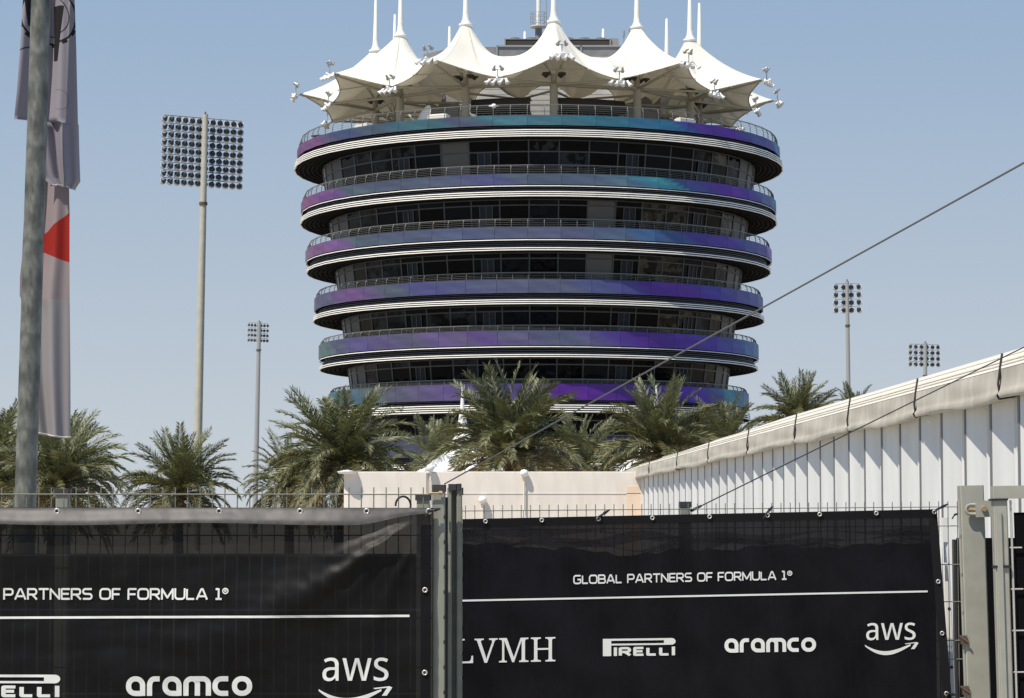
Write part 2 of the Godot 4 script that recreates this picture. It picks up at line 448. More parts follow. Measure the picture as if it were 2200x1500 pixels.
func build_tower():
	var rng := RandomNumberGenerator.new()
	rng.seed = 77
	var tower := thing("round_tower", "tall round tower with purple and teal balcony bands behind the palms", "tower", Vector3(TX, 0, TZ))
	var core := begin()
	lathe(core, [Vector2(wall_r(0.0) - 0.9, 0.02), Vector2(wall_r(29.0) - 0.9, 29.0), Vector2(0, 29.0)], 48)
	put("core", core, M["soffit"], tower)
	var front_first := -12
	var front_last := 13
	for i in RINGS.size():
		var R: Array = RINGS[i]
		var rb: float = R[0]
		var top: float = R[1]
		var bot: float = R[2]
		var rl: float = R[3]
		var lb: float = R[4]
		var rail_h: float = R[5]
		var slab := begin()
		poly_ring(slab, [Vector2(wall_r(bot) - 1.0, bot + 0.06), Vector2(rb - 0.14, bot + 0.06), Vector2(rb - 0.14, bot + 0.26), Vector2(wall_r(bot) - 1.0, bot + 0.26)])
		if i == 0:
			poly_ring(slab, [Vector2(rb - 0.16, bot + 0.262), Vector2(0.02, bot + 0.262)])
		var balcony := put("balcony", slab, M["slab"], tower)
		for k in range(front_first, front_last + 1):
			put("band_panel", band_panel(i, k, rb, top, bot, rng), M["print"], balcony)
		var rear := begin()
		flat(rear)
		rear.set_color(Color(0.1, 0.12, 0.25))
		poly_ring(rear, [Vector2(rb, bot), Vector2(rb, top), Vector2(rb - 0.09, top), Vector2(rb - 0.09, bot), Vector2(rb, bot)], front_last + 1, 48 + front_first)
		put("rear_band", rear, M["print"], balcony)
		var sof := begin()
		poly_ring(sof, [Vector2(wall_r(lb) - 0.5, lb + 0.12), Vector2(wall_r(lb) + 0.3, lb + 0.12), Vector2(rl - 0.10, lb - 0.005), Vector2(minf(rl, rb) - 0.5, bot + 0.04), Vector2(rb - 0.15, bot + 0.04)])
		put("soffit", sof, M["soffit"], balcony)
		for s in 5:
			var ri := begin()
			var t := (s + 0.5) / 5.0
			var r := lerpf(wall_r(lb) + 0.35, rl - 0.15, t)
			var h := lerpf(lb + 0.12, lb - 0.005, t)
			poly_ring(ri, [Vector2(r - 0.05, h), Vector2(r - 0.05, h - 0.05), Vector2(r + 0.05, h - 0.05), Vector2(r + 0.05, h)])
			put("soffit_rib", ri, M["soffit_rib"], balcony)
		# sun louvres under the band, stepping outwards as they go down
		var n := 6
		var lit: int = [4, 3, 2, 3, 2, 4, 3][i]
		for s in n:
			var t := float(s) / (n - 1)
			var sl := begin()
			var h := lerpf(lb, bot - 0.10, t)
			# the lower three stand out into the sun, the upper ones are set back, with the band's shade put into their colour
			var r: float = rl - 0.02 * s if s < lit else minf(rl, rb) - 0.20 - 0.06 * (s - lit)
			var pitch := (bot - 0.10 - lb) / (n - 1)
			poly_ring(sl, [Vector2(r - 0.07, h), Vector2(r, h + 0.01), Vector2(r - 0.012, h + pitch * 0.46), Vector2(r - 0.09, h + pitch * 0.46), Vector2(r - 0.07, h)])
			put("louvre_slat" if s < lit else "shaded_slat", sl, M["slat"] if s < lit else M["shade_slat"], balcony)
		var cl := begin()
		for k in 48:
			for off in [0.0]:
				var d := dir(-3.0 + 7.5 * (k + off))
				var q := 1.0 if off == 0.0 else 0.9967
				tube(cl, d * (rl - 0.16) * q + Vector3(0, lb, 0), d * (minf(rl, rb) - 0.62) * q + Vector3(0, bot + 0.02, 0), 0.035, 0.035, 4, false)
		var br := put("louvre_brackets", cl, M["dark_frame"], balcony)
		br.set_meta("kind", "stuff")
		# thin white slat added just under the band for a sun glint on some floors
		if i in [1, 2, 4]:
			var dr := begin()
			poly_ring(dr, [Vector2(rb - 0.05, bot - 0.12), Vector2(rb - 0.015, bot - 0.12), Vector2(rb - 0.03, bot - 0.07), Vector2(rb - 0.05, bot - 0.07)])
			put("glint_slat", dr, M["slat"], balcony)
		# railing
		var hr := begin()
		var lean := 0.16
		var rr := rb - 0.16 - lean
		poly_ring(hr, [Vector2(rr - 0.03, rail_h - 0.06), Vector2(rr + 0.03, rail_h - 0.06), Vector2(rr + 0.03, rail_h), Vector2(rr - 0.03, rail_h), Vector2(rr - 0.03, rail_h - 0.06)])
		put("handrail", hr, M["balcony_rail"], balcony)
		var wires := 5 if i < 2 else 4
		var low := top + 0.02
		for w in wires:
			var t := float(w + 0.3) / wires
			var wr := begin()
			var h := lerpf(low, rail_h - 0.04, t)
			var r := rb - 0.16 - lean * t
			poly_ring(wr, [Vector2(r - 0.009, h - 0.009), Vector2(r + 0.009, h - 0.009), Vector2(r + 0.009, h + 0.009), Vector2(r - 0.009, h + 0.009), Vector2(r - 0.009, h - 0.009)])
			put("rail_wire", wr, M["balcony_rail"], balcony)
		var posts := begin()
		for k in 96:
			var d := dir(-3.0 + 3.75 * k)
			var q := 1.0 if k % 2 == 0 else cos(deg_to_rad(3.75))
			tube(posts, d * (rb - 0.15) * q + Vector3(0, bot + 0.2, 0), d * (rb - 0.17) * q + Vector3(0, lerpf(top, rail_h, 0.55), 0), 0.028, 0.028, 4, false)
			tube(posts, d * (rb - 0.17) * q + Vector3(0, lerpf(top, rail_h, 0.55), 0), d * rr * q + Vector3(0, rail_h - 0.03, 0), 0.032, 0.028, 4, false)
		put("rail_posts", posts, M["balcony_rail"], balcony).set_meta("kind", "stuff")
	# glazed storeys between the balconies
	for i in RINGS.size():
		var hi: float = RINGS[i][4] + 0.12
		var lo: float = RINGS[i + 1][2] + 0.26 if i + 1 < RINGS.size() else 0.05
		var tr: float = RINGS[i][6] if i + 1 < RINGS.size() else 4.2
		var beam := begin()
		for h in [lo + 0.05, tr, hi - 0.06]:
			poly_ring(beam, [Vector2(wall_r(h) - 0.06, h - 0.045), Vector2(wall_r(h) + 0.04, h - 0.045), Vector2(wall_r(h) + 0.04, h + 0.045), Vector2(wall_r(h) - 0.06, h + 0.045)])
		var storey := put("glazed_storey", beam, M["window_frame"], tower)
		for k in range(front_first, front_last + 2):
			var mu := begin()
			var d := dir(-3.0 + 7.5 * k)
			tube(mu, d * wall_r(lo) + Vector3(0, lo, 0), d * wall_r(hi) + Vector3(0, hi, 0), 0.062, 0.062, 4, false)
			put("mullion", mu, M["window_frame"], storey)
		for k in range(front_first, front_last + 1):
			var mid := -3.0 + 7.5 * (k + 0.5)
			var key := "glass"
			var pick := rng.randf()
			if pick < 0.28:
				key = "glass_cool"
			elif pick < 0.46:
				key = "glass_reflect_cool"
			if mid > 30 and mid < 70 and rng.randf() < 0.6:
				key = "glass_reflect_tan"
			if mid < -40 and rng.randf() < 0.5:
				key = "glass_reflect_cool"
			var solid := absf(mid) > 66
			if (i == 0 and k == -3) or (i in [1, 2] and k == 2):
				key = "blind"
			if solid:
				key = "grey_panel" if absf(mid) < 80 else "light_panel"
			var d0 := dir(-3.0 + 7.5 * k)
			var d1 := dir(-3.0 + 7.5 * (k + 1))
			var is_door: bool = k in [-5, -2, 3, 6]
			for row in 2:
				var a := lo + 0.1 if row == 0 else tr + 0.045
				var b := tr - 0.045 if row == 0 else hi - 0.1
				var kk := key
				if key != "blind" and not solid and rng.randf() < 0.3:
					kk = ["glass", "glass_cool"][rng.randi() % 2]
				var w := begin()
				flat(w)
				var ra := wall_r(a) - 0.02
				var rbb := wall_r(b) - 0.02
				var e0 := d0.lerp(d1, 0.02)
				var e1 := d0.lerp(d1, 0.98)
				quad(w, e0 * ra + Vector3(0, a, 0), e0 * rbb + Vector3(0, b, 0), e1 * rbb + Vector3(0, b, 0), e1 * ra + Vector3(0, a, 0))
				put("wall_panel" if solid else "window", w, M[kk], storey)
				if is_door and row == 0:
					var s0 := d0.lerp(d1, 0.30)
					var s1 := d0.lerp(d1, 0.74)
					var door := begin()
					flat(door)
					ra = wall_r(a) + 0.02
					rbb = wall_r(b) + 0.02
					quad(door, s0 * ra + Vector3(0, a, 0), s0 * rbb + Vector3(0, b, 0), s1 * rbb + Vector3(0, b, 0), s1 * ra + Vector3(0, a, 0))
					put("door", door, M["glass_door"], storey)
					var df := begin()
					for s in [0.30, 0.52, 0.74]:
						var dd := d0.lerp(d1, s)
						tube(df, dd * (ra + 0.02) + Vector3(0, a, 0), dd * (rbb + 0.02) + Vector3(0, b, 0), 0.045, 0.045, 4)
					put("door_frame", df, M["window_frame"], storey)
		var rg := begin()
		poly_ring(rg, [Vector2(wall_r(lo) - 0.02, lo), Vector2(wall_r(hi) - 0.02, hi)], front_last + 1, 48 + front_first)
		put("rear_glazing", rg, M["glass"], storey)

const DECK := 30.57

func on_roof(deg: float, r: float, h: float) -> Vector3:
	return Vector3(TX, 0, TZ) + dir(deg) * r + Vector3(0, h, 0)

func build_roof_top():
	# lift and plant block in the middle of the roof
	var blk := thing("rooftop_block", "grey clad plant block rising from the middle of the tower roof", "rooftop block", Vector3(TX, DECK, TZ))
	var plan := [Vector2(-8.9, 2.0), Vector2(-6.2, 5.0), Vector2(6.6, 5.0), Vector2(9.4, 2.0), Vector2(9.4, -2.0), Vector2(6.6, -5.0), Vector2(-6.2, -5.0), Vector2(-8.9, -2.0)]
	var st := begin()
	flat(st)
	var top := 7.88
	for k in 8:
		var p: Vector2 = plan[k]
		var q: Vector2 = plan[(k + 1) % 8]
		quad(st, Vector3(p.x, 0, p.y), Vector3(p.x, top, p.y), Vector3(q.x, top, q.y), Vector3(q.x, 0, q.y))
		tri(st, Vector3(0, top, 0), Vector3(q.x, top, q.y), Vector3(p.x, top, p.y))
	put("wall", st, M["cladding"], blk)
	# pale horizontal boards on the front wall, between the pavilions
	for b in 17:
		var bd := begin()
		box(bd, Vector3(0.2, 0.2 + 0.42 * b, 5.04), Vector3(12.4, 0.38, 0.06))
		put("board", bd, M["pale_cladding"], blk)
	var par := begin()
	box(par, Vector3(1.6, top + 0.06, 5.02), Vector3(9.6, 0.12, 0.16))
	for x in [-3.2, 0.0, 3.2, 6.4]:
		box(par, Vector3(x, top - 0.35, 5.06), Vector3(0.10, 0.9, 0.08))
	put("parapet_frame", par, M["rail"], blk)
	# two chiller units with domed fans
	var firsts := [Vector3(TX - 0.6, DECK + top + 0.02, TZ + 2.2), Vector3(TX + 3.5, DECK + top + 0.02, TZ + 2.2)]
	for u in 2:
		var ch := thing("chiller_unit", ["dark rooftop chiller left of the centre cone on the plant block", "dark rooftop chiller with a pale end right of the centre cone"][u], "air conditioner", firsts[u], "chillers on the roof block")
		var s2 := begin()
		box(s2, Vector3(0, 0.55, 0), Vector3(3.9, 0.72, 2.0))
		put("coil_housing", s2, M["dark_unit"], ch)
		var fr := begin()
		box(fr, Vector3(0, 0.10, 0), Vector3(4.0, 0.18, 2.1))
		box(fr, Vector3(0, 0.93, 0), Vector3(4.0, 0.06, 2.1))
		for x in [-2.0, 2.0]:
			box(fr, Vector3(x, 0.55, 1.02), Vector3(0.10, 0.9, 0.10))
		if u == 1:
			box(fr, Vector3(2.35, 0.50, 0), Vector3(0.6, 1.0, 1.9))
		put("frame", fr, M["slab"], ch)
		for x in [-1.2, 0.05, 1.3]:
			var fan := begin()
			lathe(fan, [Vector2(0.58, 0.962), Vector2(0.55, 1.06), Vector2(0.34, 1.15), Vector2(0, 1.19)], 14, Vector3(x, 0, 0.2))
			put("fan_cowl", fan, M["dark_frame"], ch)
	# two curved pavilions on the deck
	var arcs := [[-26.0, -3.5, "low curved rooftop pavilion left of the middle mast, dark fascia"], [6.5, 33.0, "low curved rooftop pavilion right of the middle mast, dark fascia"]]
	for a in arcs:
		var pv := thing("rooftop_pavilion", a[2], "pavilion", Vector3(TX, DECK, TZ), "curved pavilions on the roof")
		var f := begin()
		var a0 := deg_to_rad(a[0])
		var a1 := deg_to_rad(a[1])
		lathe(f, [Vector2(9.2, 1.9), Vector2(11.6, 1.9), Vector2(11.75, 2.05), Vector2(11.6, 2.9), Vector2(9.2, 3.0)], 16, Vector3.ZERO, true, a0, a1)
		put("fascia", f, M["dark_fascia"], pv)
		var gl := begin()
		lathe(gl, [Vector2(10.9, 0.0), Vector2(10.9, 1.9)], 16, Vector3.ZERO, false, a0 + 0.01, a1 - 0.01)
		put("glazing", gl, M["glass_cool"], pv)
		var gf := begin()
		for k in 9:
			var t := lerpf(a0 + 0.012, a1 - 0.012, k / 8.0)
			tube(gf, Vector3(sin(t), 0, cos(t)) * 10.93, Vector3(sin(t), 0, cos(t)) * 10.93 + Vector3(0, 1.9, 0), 0.05, 0.05, 4)
		put("glazing_bars", gf, M["frame"], pv)
		var ends := begin()
		flat(ends)
		for t in [a0 + 0.01, a1 - 0.01]:
			var e := Vector3(sin(t), 0, cos(t))
			quad(ends, e * 9.2, e * 9.2 + Vector3(0, 1.91, 0), e * 10.9 + Vector3(0, 1.91, 0), e * 10.9)
		put("end_wall", ends, M["cladding"], pv)
	# antenna mast with a round service platform behind the middle cone
	var an := thing("antenna_mast", "grey antenna mast with round railed platform behind the middle cone", "antenna", Vector3(TX + 0.05, DECK + top + 0.01, TZ - 3.0))
	var pole := begin()
	tube(pole, Vector3.ZERO, Vector3(0, 3.1, 0), 0.30, 0.28, 14)
	put("lower_pole", pole, M["cladding"], an)
	var pole2 := begin()
	tube(pole2, Vector3(0, 3.1, 0), Vector3(0, 9.5, 0), 0.19, 0.15, 12)
	put("upper_pole", pole2, M["white_steel"], an)
	var pl := begin()
	lathe(pl, [Vector2(0.3, 2.95), Vector2(0.66, 3.02), Vector2(0.68, 3.14), Vector2(0.2, 3.14)], 20)
	put("platform", pl, M["mast_paint"], an)
	var cage := begin()
	for h in [3.5, 3.85, 4.2]:
		for k in 16:
			var q0 := TAU * k / 16
			var q1 := TAU * (k + 1) / 16
			tube(cage, Vector3(sin(q0) * 0.64, h, cos(q0) * 0.64), Vector3(sin(q1) * 0.64, h, cos(q1) * 0.64), 0.022, 0.022, 4, false)
	for k in 8:
		var q := TAU * k / 8
		tube(cage, Vector3(sin(q) * 0.64, 3.1, cos(q) * 0.64), Vector3(sin(q) * 0.64, 4.2, cos(q) * 0.64), 0.02, 0.02, 4, false)
	tube(cage, Vector3(0.62, 0.0, 0.0), Vector3(0.62, 6.0, 0), 0.035, 0.035, 5)
	put("guard_rail", cage, M["rail"], an)
	# aerials behind the right hand cones
	var thin := [[8.86, 41.25], [9.3, 41.4]]
	for k in 2:
		var w := thing("whip_aerial", ["shorter thin dark aerial on the plant block, left one of two", "taller thin dark aerial on the plant block, nearest the right cone"][k], "aerial", Vector3(thin[k][0], DECK + top + 0.01, -203.0), "whip aerials on the roof block")
		var wt := begin()
		var hh: float = thin[k][1] - DECK - top
		tube(wt, Vector3.ZERO, Vector3(0, hh, 0), 0.05, 0.035, 5)
		tube(wt, Vector3(0, hh - 0.5 - 0.3 * k, 0), Vector3(0, hh, 0), 0.09, 0.09, 6)
		put("rod", wt, M["far_steel"], w)
	# satellite dish
	var dish := thing("satellite_dish", "white tilted satellite dish on the tower roof left of the plant block", "satellite dish", on_roof(-33.5, 15.2, DECK))
	dish.rotation = Vector3(0, deg_to_rad(-62), 0)
	var ds := begin()
	var tilt := Basis(Vector3.RIGHT, deg_to_rad(68))
	var prof := [Vector2(0.0, -0.28), Vector2(0.35, -0.24), Vector2(0.7, -0.10), Vector2(0.95, 0.06), Vector2(0.97, 0.04), Vector2(0.7, -0.13), Vector2(0.0, -0.33)]
	for k in 20:
		for i in prof.size() - 1:
			var t0 := TAU * k / 20
			var t1 := TAU * (k + 1) / 20
			var p: Vector2 = prof[i]
			var q: Vector2 = prof[i + 1]
			ds.set_smooth_group(1)
			var c := Vector3(0, 1.25, 0.1)
			quad(ds, c + tilt * Vector3(sin(t0) * p.x, p.y, cos(t0) * p.x), c + tilt * Vector3(sin(t0) * q.x, q.y, cos(t0) * q.x), c + tilt * Vector3(sin(t1) * q.x, q.y, cos(t1) * q.x), c + tilt * Vector3(sin(t1) * p.x, p.y, cos(t1) * p.x))
	put("reflector", ds, M["white_steel"], dish)
	var df := begin()
	tube(df, Vector3(0, 0, 0), Vector3(0, 1.1, -0.15), 0.09, 0.07, 8)
	box(df, Vector3(0, 0.12, 0), Vector3(1.0, 0.24, 0.8))
	put("foot", df, M["white_steel"], dish)
	var dfe := begin()
	tube(dfe, Vector3(0, 0.5, 0.5), Vector3(0, 1.25, 1.25), 0.03, 0.03, 5)
	tube(dfe, Vector3(0, 1.2, 1.2), Vector3(0, 1.35, 1.35), 0.09, 0.05, 6)
	put("feed_arm", dfe, M["white_steel"], dish)
	# round white ball added for a bright glint on the handrail
	var bc := thing("rail_glint", "small round white ball added as a glint on the roof railing left of centre", "lamp", on_roof(-10.5, 18.39, 31.77))
	var bs := begin()
	lathe(bs, [Vector2(0, -0.16), Vector2(0.14, -0.12), Vector2(0.19, 0), Vector2(0.14, 0.12), Vector2(0, 0.16)], 12)
	put("globe", bs, M["lamp_white"], bc)
	var bs2 := begin()
	box(bs2, Vector3(0, 0, 0.0), Vector3(0.7, 0.10, 0.08))
	put("bracket", bs2, M["white_steel"], bc)
	# tables round the masts and white planters on the deck edge
	var spots := [[4.5, 12.7], [-55.5, 12.7], [64.5, 12.7], [-85.5, 17.0], [-75.5, 17.2], [100.0, 15.0]]
	var words := ["dark round table top ringing the middle roof mast", "dark round table top ringing the second mast from the left", "dark round table top ringing the second mast from the right", "dark table standing at the far left end of the roof railing", "dark table second from the left end of the roof railing", "dark round table near the right end of the roof"]
	for k in spots.size():
		var tb := thing("roof_table", words[k], "table", on_roof(spots[k][0], spots[k][1], DECK), "dark tables on the roof deck")
		var tt := begin()
		lathe(tt, [Vector2(0.33, 1.08), Vector2(0.72, 1.10), Vector2(0.74, 1.14), Vector2(0.33, 1.15)], 16)
		put("table_top", tt, M["dark_frame"], tb)
		var tl := begin()
		for q in 3:
			tube(tl, dir(120.0 * q) * 0.55, dir(120.0 * q) * 0.45 + Vector3(0, 1.1, 0), 0.03, 0.03, 5)
		put("legs", tl, M["dark_frame"], tb)
	var plants := [[-24.5, 17.6, "white box planter on the roof edge left of the middle mast"], [-48.0, 17.4, "white box planter on the roof edge near the left masts"], [36.5, 17.6, "white box planter on the roof edge right of the middle mast"]]
	for a in plants:
		var pb := thing("roof_planter", a[2], "planter", on_roof(a[0], a[1], DECK), "white planters on the roof edge")
		pb.rotation.y = deg_to_rad(a[0])
		var s3 := begin()
		bevel_box(s3, Vector3(0, 0.42, 0), Vector3(1.5, 0.84, 0.7), 0.04)
		put("trough", s3, M["white_steel"], pb)
		var s4 := begin()
		box(s4, Vector3(0, 0.88, 0), Vector3(1.3, 0.07, 0.52))
		put("lid", s4, M["lamp_white"], pb)

# ---------------------------------------------------------------- tented canopy on the roof

const MAST_R := 12.7
const COLLAR := 38.83
const NODE_H := 34.25

func boundary() -> Array:
	# edge of one cone's membrane, in (radius, bearing in degrees, height), walked round once
	var b := []
	for k in 9:   # outer edge, left low point to the high point
		var t := k / 8.0
		b.append([lerpf(16.6, 18.5, t) - 0.75 * sin(PI * t), lerpf(-15, 0, t), lerpf(34.1, 35.45, t) - 0.10 * sin(PI * t)])
	for k in range(1, 9):
		var t := k / 8.0
		b.append([lerpf(18.5, 16.6, t) - 0.75 * sin(PI * t), lerpf(0, 15, t), lerpf(35.45, 34.1, t) - 0.10 * sin(PI * t)])
	for k in range(1, 11):   # valley to the inner low point
		var t := k / 10.0
		var arch := pow(sin(PI * pow(t, 0.9)), 0.8)
		b.append([lerpf(16.6, 7.6, t), 15.0, lerpf(34.1, 34.05, t) + 2.25 * arch])
	for k in range(1, 9):   # inner edge
		var t := k / 8.0
		b.append([7.6 + 0.95 * sin(PI * t), lerpf(15, -15, t), 34.05 + 0.9 * sin(PI * t)])
	for k in range(1, 10):
		var t := 1.0 - k / 10.0
		var arch := pow(sin(PI * pow(t, 0.9)), 0.8)
		b.append([lerpf(16.6, 7.6, t), -15.0, lerpf(34.1, 34.05, t) + 2.25 * arch])
	return b

func cone_row(b: Array) -> Array:
	# points from the collar down to one point of the edge
	var steps := 12
	var mast := Vector3(0, 0, MAST_R)
	var B: Vector3 = dir(b[1]) * b[0]
	var hB: float = b[2]
	var d := B - mast
	d.y = 0
	var reach := d.length()
	var u := d / reach
	var row := []
	var keep: float = 0.46 * sqrt(maxf(0.0, 1.0 - absf(b[1]) / 15.0)) if b[0] > 15.0 else 0.0
	var pw := 2.5 if absf(b[1]) > 14.9 else 2.15
	for s in steps + 1:
		var t := pow(float(s) / steps, 1.25)
		var p := mast + u * lerpf(0.36, reach, t)
		p.y = hB + (COLLAR - hB) * lerpf(pow(1.0 - t, pw), 1.0 - t, keep)
		row.append(p)
	return row

func cone_mesh() -> SurfaceTool:
	# membrane of one mast, local to the tower axis with the mast at bearing 0
	var st := begin()
	st.set_smooth_group(1)
	var b := boundary()
	var n := b.size()
	var steps := 12
	var rows := []
	for k in n:
		rows.append(cone_row(b[k]))
	for k in n:
		var r0: Array = rows[k]
		var r1: Array = rows[(k + 1) % n]
		for s in steps:
			quad(st, r0[s], r1[s], r1[s + 1], r0[s + 1])
	return st

func build_canopy():
	var cp := thing("tensile_canopy", "cream white tented canopy with twelve peaked cones over the tower roof", "canopy", Vector3(TX, 0, TZ))
	var st := cone_mesh()
	st.generate_normals()
	var shape := st.commit()
	var bd := boundary()
	var edges := []
	for side in 2:
		var edge := begin()
		for k in bd.size():
			var p: Array = bd[k]
			var q: Array = bd[(k + 1) % bd.size()]
			if absf(p[1] + q[1]) > 29.9 or (p[0] > 15.0) != (side == 0):
				continue
			tube(edge, dir(p[1]) * p[0] + Vector3(0, p[2], 0), dir(q[1]) * q[0] + Vector3(0, q[2], 0), 0.045, 0.045, 5, false)
		edge.generate_normals()
		edges.append(edge.commit())
	# welded seams running down each cone
	var seam := begin()
	for k in range(0, bd.size(), 3):
		var row := cone_row(bd[k])
		for s in row.size() - 1:
			tube(seam, row[s], row[s + 1], 0.014, 0.014, 4, false)
	seam.generate_normals()
	var seam_mesh := seam.commit()
	var mast_st := begin()
	tube(mast_st, Vector3(0, DECK, MAST_R), Vector3(0, NODE_H, MAST_R), 0.30, 0.30, 14)
	tube(mast_st, Vector3(0, NODE_H, MAST_R), Vector3(0, 35.0, MAST_R), 0.22, 0.2, 12)
	mast_st.generate_normals()
	var mast_mesh := mast_st.commit()
	var spire := begin()
	lathe(spire, [Vector2(0.36, COLLAR - 0.10), Vector2(0.50, COLLAR - 0.06), Vector2(0.52, COLLAR + 0.10), Vector2(0.34, COLLAR + 0.18), Vector2(0.31, COLLAR + 0.34), Vector2(0.25, COLLAR + 0.42), Vector2(0.21, COLLAR + 0.9), Vector2(0.09, COLLAR + 4.2), Vector2(0.0, COLLAR + 4.25)], 16, Vector3(0, 0, MAST_R))
	spire.generate_normals()
	var spire_mesh := spire.commit()
	var cup := begin()
	for s in [-1, 1]:
		for z in [-0.35, 0.35]:
			lathe(cup, [Vector2(0.04, 34.78), Vector2(0.30, 35.0), Vector2(0.34, 35.05), Vector2(0.0, 35.0)], 10, Vector3(0.55 * s, 0, MAST_R + z))
	tube(cup, Vector3(-0.9, 34.98, MAST_R), Vector3(0.9, 34.98, MAST_R), 0.05, 0.05, 6)
	cup.generate_normals()
	var cup_mesh := cup.commit()
	var strut := begin()
	var node := Vector3(0, NODE_H, MAST_R)
	var next := dir(30) * MAST_R + Vector3(0, NODE_H, 0)
	tube(strut, node, next, 0.13, 0.13, 8)
	tube(strut, node + Vector3(0, -0.45, 0), dir(15) * 7.6 + Vector3(0, 34.02, 0), 0.10, 0.07, 6)
	tube(strut, node + Vector3(0, -0.45, 0), dir(-15) * 7.6 + Vector3(0, 34.02, 0), 0.10, 0.07, 6)
	tube(strut, node, dir(15) * 16.55 + Vector3(0, 34.02, 0), 0.12, 0.09, 7)
	tube(strut, node, dir(-15) * 16.55 + Vector3(0, 34.02, 0), 0.12, 0.09, 7)
	tube(strut, node, dir(0) * 18.4 + Vector3(0, 35.32, 0), 0.12, 0.08, 7)
	tube(strut, dir(0) * 15.6 + Vector3(0, 34.80, 0), dir(7.5) * 17.0 + Vector3(0, 34.66, 0), 0.05, 0.05, 5)
	tube(strut, dir(0) * 15.6 + Vector3(0, 34.80, 0), dir(-7.5) * 17.0 + Vector3(0, 34.66, 0), 0.05, 0.05, 5)
	tube(strut, Vector3(0.2, 35.0, MAST_R), Vector3(1.0, 36.5, MAST_R + 0.9), 0.045, 0.045, 5)
	tube(strut, Vector3(-0.2, 35.0, MAST_R), Vector3(-1.0, 36.5, MAST_R + 0.9), 0.045, 0.045, 5)
	tube(strut, Vector3(0.2, 35.0, MAST_R), Vector3(1.0, 36.5, MAST_R - 0.9), 0.045, 0.045, 5)
	tube(strut, Vector3(-0.2, 35.0, MAST_R), Vector3(-1.0, 36.5, MAST_R - 0.9), 0.045, 0.045, 5)
	strut.generate_normals()
	var strut_mesh := strut.commit()
	var plinth := begin()
	bevel_box(plinth, Vector3(0, DECK + 0.3, MAST_R), Vector3(1.1, 0.6, 1.1), 0.06)
	plinth.generate_normals()
	var plinth_mesh := plinth.commit()
	for k in 12:
		var turn := deg_to_rad(4.5 + 30.0 * k)
		var parts := [["cone_membrane", shape, "membrane"], ["mast", mast_mesh, "cream_steel"], ["spire", spire_mesh, "white_steel"], ["struts", strut_mesh, "cream_steel"], ["prop_cups", cup_mesh, "bronze"], ["plinth", plinth_mesh, "white_steel"], ["outer_edge_cable", edges[0], "cream_steel"], ["inner_edge_cable", edges[1], "cream_steel"], ["welded_seams", seam_mesh, "seam_cloth"]]
		for a in parts:
			var o := put(a[0], a[1], M[a[2]], cp)
			o.rotation.y = turn
			if a[0] == "welded_seams":
				o.set_meta("kind", "stuff")
	# floodlight clusters on the canopy points
	var proto: Node3D = null
	var where := ["far left point, lower one behind the left masts", "left end of the canopy, lowest near the railing"]
	for k in 24:
		var deg := 4.5 + 15.0 * (k - 7)
		if absf(deg) > 125:
			continue
		var high := (k - 7) % 2 == 0
		var r := 18.55 if high else 16.65
		var h := 35.40 if high else 34.0
		var at := on_roof(deg, r, h)
		var side := "the middle"
		if deg < -2:
			side = "the left"
		elif deg > 6:
			side = "the right"
		var order := int(round(absf(deg - 4.5) / 15.0))
		var name_of: String = ["centre", "first", "second", "third", "fourth", "fifth", "sixth", "seventh", "eighth", "ninth"][order]
		var lbl := "white floodlight cluster on the %s canopy point above the middle mast" % name_of
		if order > 0:
			lbl = "white floodlight cluster on the %s %s canopy point counting %s from the middle mast" % [name_of, "raised" if high else "lowered", "leftwards" if deg < 4 else "rightwards"]
		if proto == null:
			proto = make_cluster(lbl, at)
		else:
			proto = copy(proto, "floodlight_cluster", lbl, at)
		proto.rotation.y = deg_to_rad(deg)

func make_cluster(lbl: String, at: Vector3) -> Node3D:
	var t := thing("floodlight_cluster", lbl, "floodlight", at, "floodlight clusters round the canopy edge")
	var arm := begin()
	tube(arm, Vector3(0, -0.1, -0.5), Vector3(0, 0.0, 0.3), 0.07, 0.06, 6)
	tube(arm, Vector3(-0.72, -0.05, 0.3), Vector3(0.72, -0.05, 0.3), 0.04, 0.04, 6)
	tube(arm, Vector3(0, -0.05, 0.3), Vector3(0, 0.66, 0.3), 0.045, 0.04, 6)
	tube(arm, Vector3(-0.26, 0.62, 0.3), Vector3(0.26, 0.62, 0.3), 0.035, 0.035, 6)
	put("bracket", arm, M["rail"], t)
	var lampst := begin()
	lathe(lampst, [Vector2(0.0, -0.30), Vector2(0.09, -0.29), Vector2(0.115, -0.14), Vector2(0.12, 0.10), Vector2(0.20, 0.24), Vector2(0.21, 0.32), Vector2(0.0, 0.28)], 12)
	lampst.generate_normals()
	var lamp := lampst.commit()
	# each lamp points along its own aim
	for a in [[-0.66, -0.22, Vector3(-0.75, -0.75, 0.5)], [-0.24, -0.26, Vector3(-0.5, -0.8, 0.6)], [0.26, -0.26, Vector3(-0.45, -0.8, 0.6)], [0.68, -0.22, Vector3(0.4, -0.8, 0.5)], [0.05, -0.12, Vector3(0.2, -0.6, -0.9)]]:
		var aim: Vector3 = a[2].normalized()
		var o := put("lamp_head", lamp, M["lamp_white"], t)
		o.position = Vector3(a[0], a[1], 0.42)
		o.basis = Basis(Quaternion(Vector3.UP, aim)).scaled(Vector3.ONE * 0.82)
	for s in [-1, 1]:
		var o := put("small_lamp", lamp, M["rail"], t)
		o.position = Vector3(0.24 * s, 0.78, 0.3)
		o.basis = Basis(Quaternion(Vector3.UP, Vector3(0.3 * s, -0.5, -0.8).normalized())).scaled(Vector3.ONE * 0.75)
	return t

# ---------------------------------------------------------------- white peaked tents behind the palms

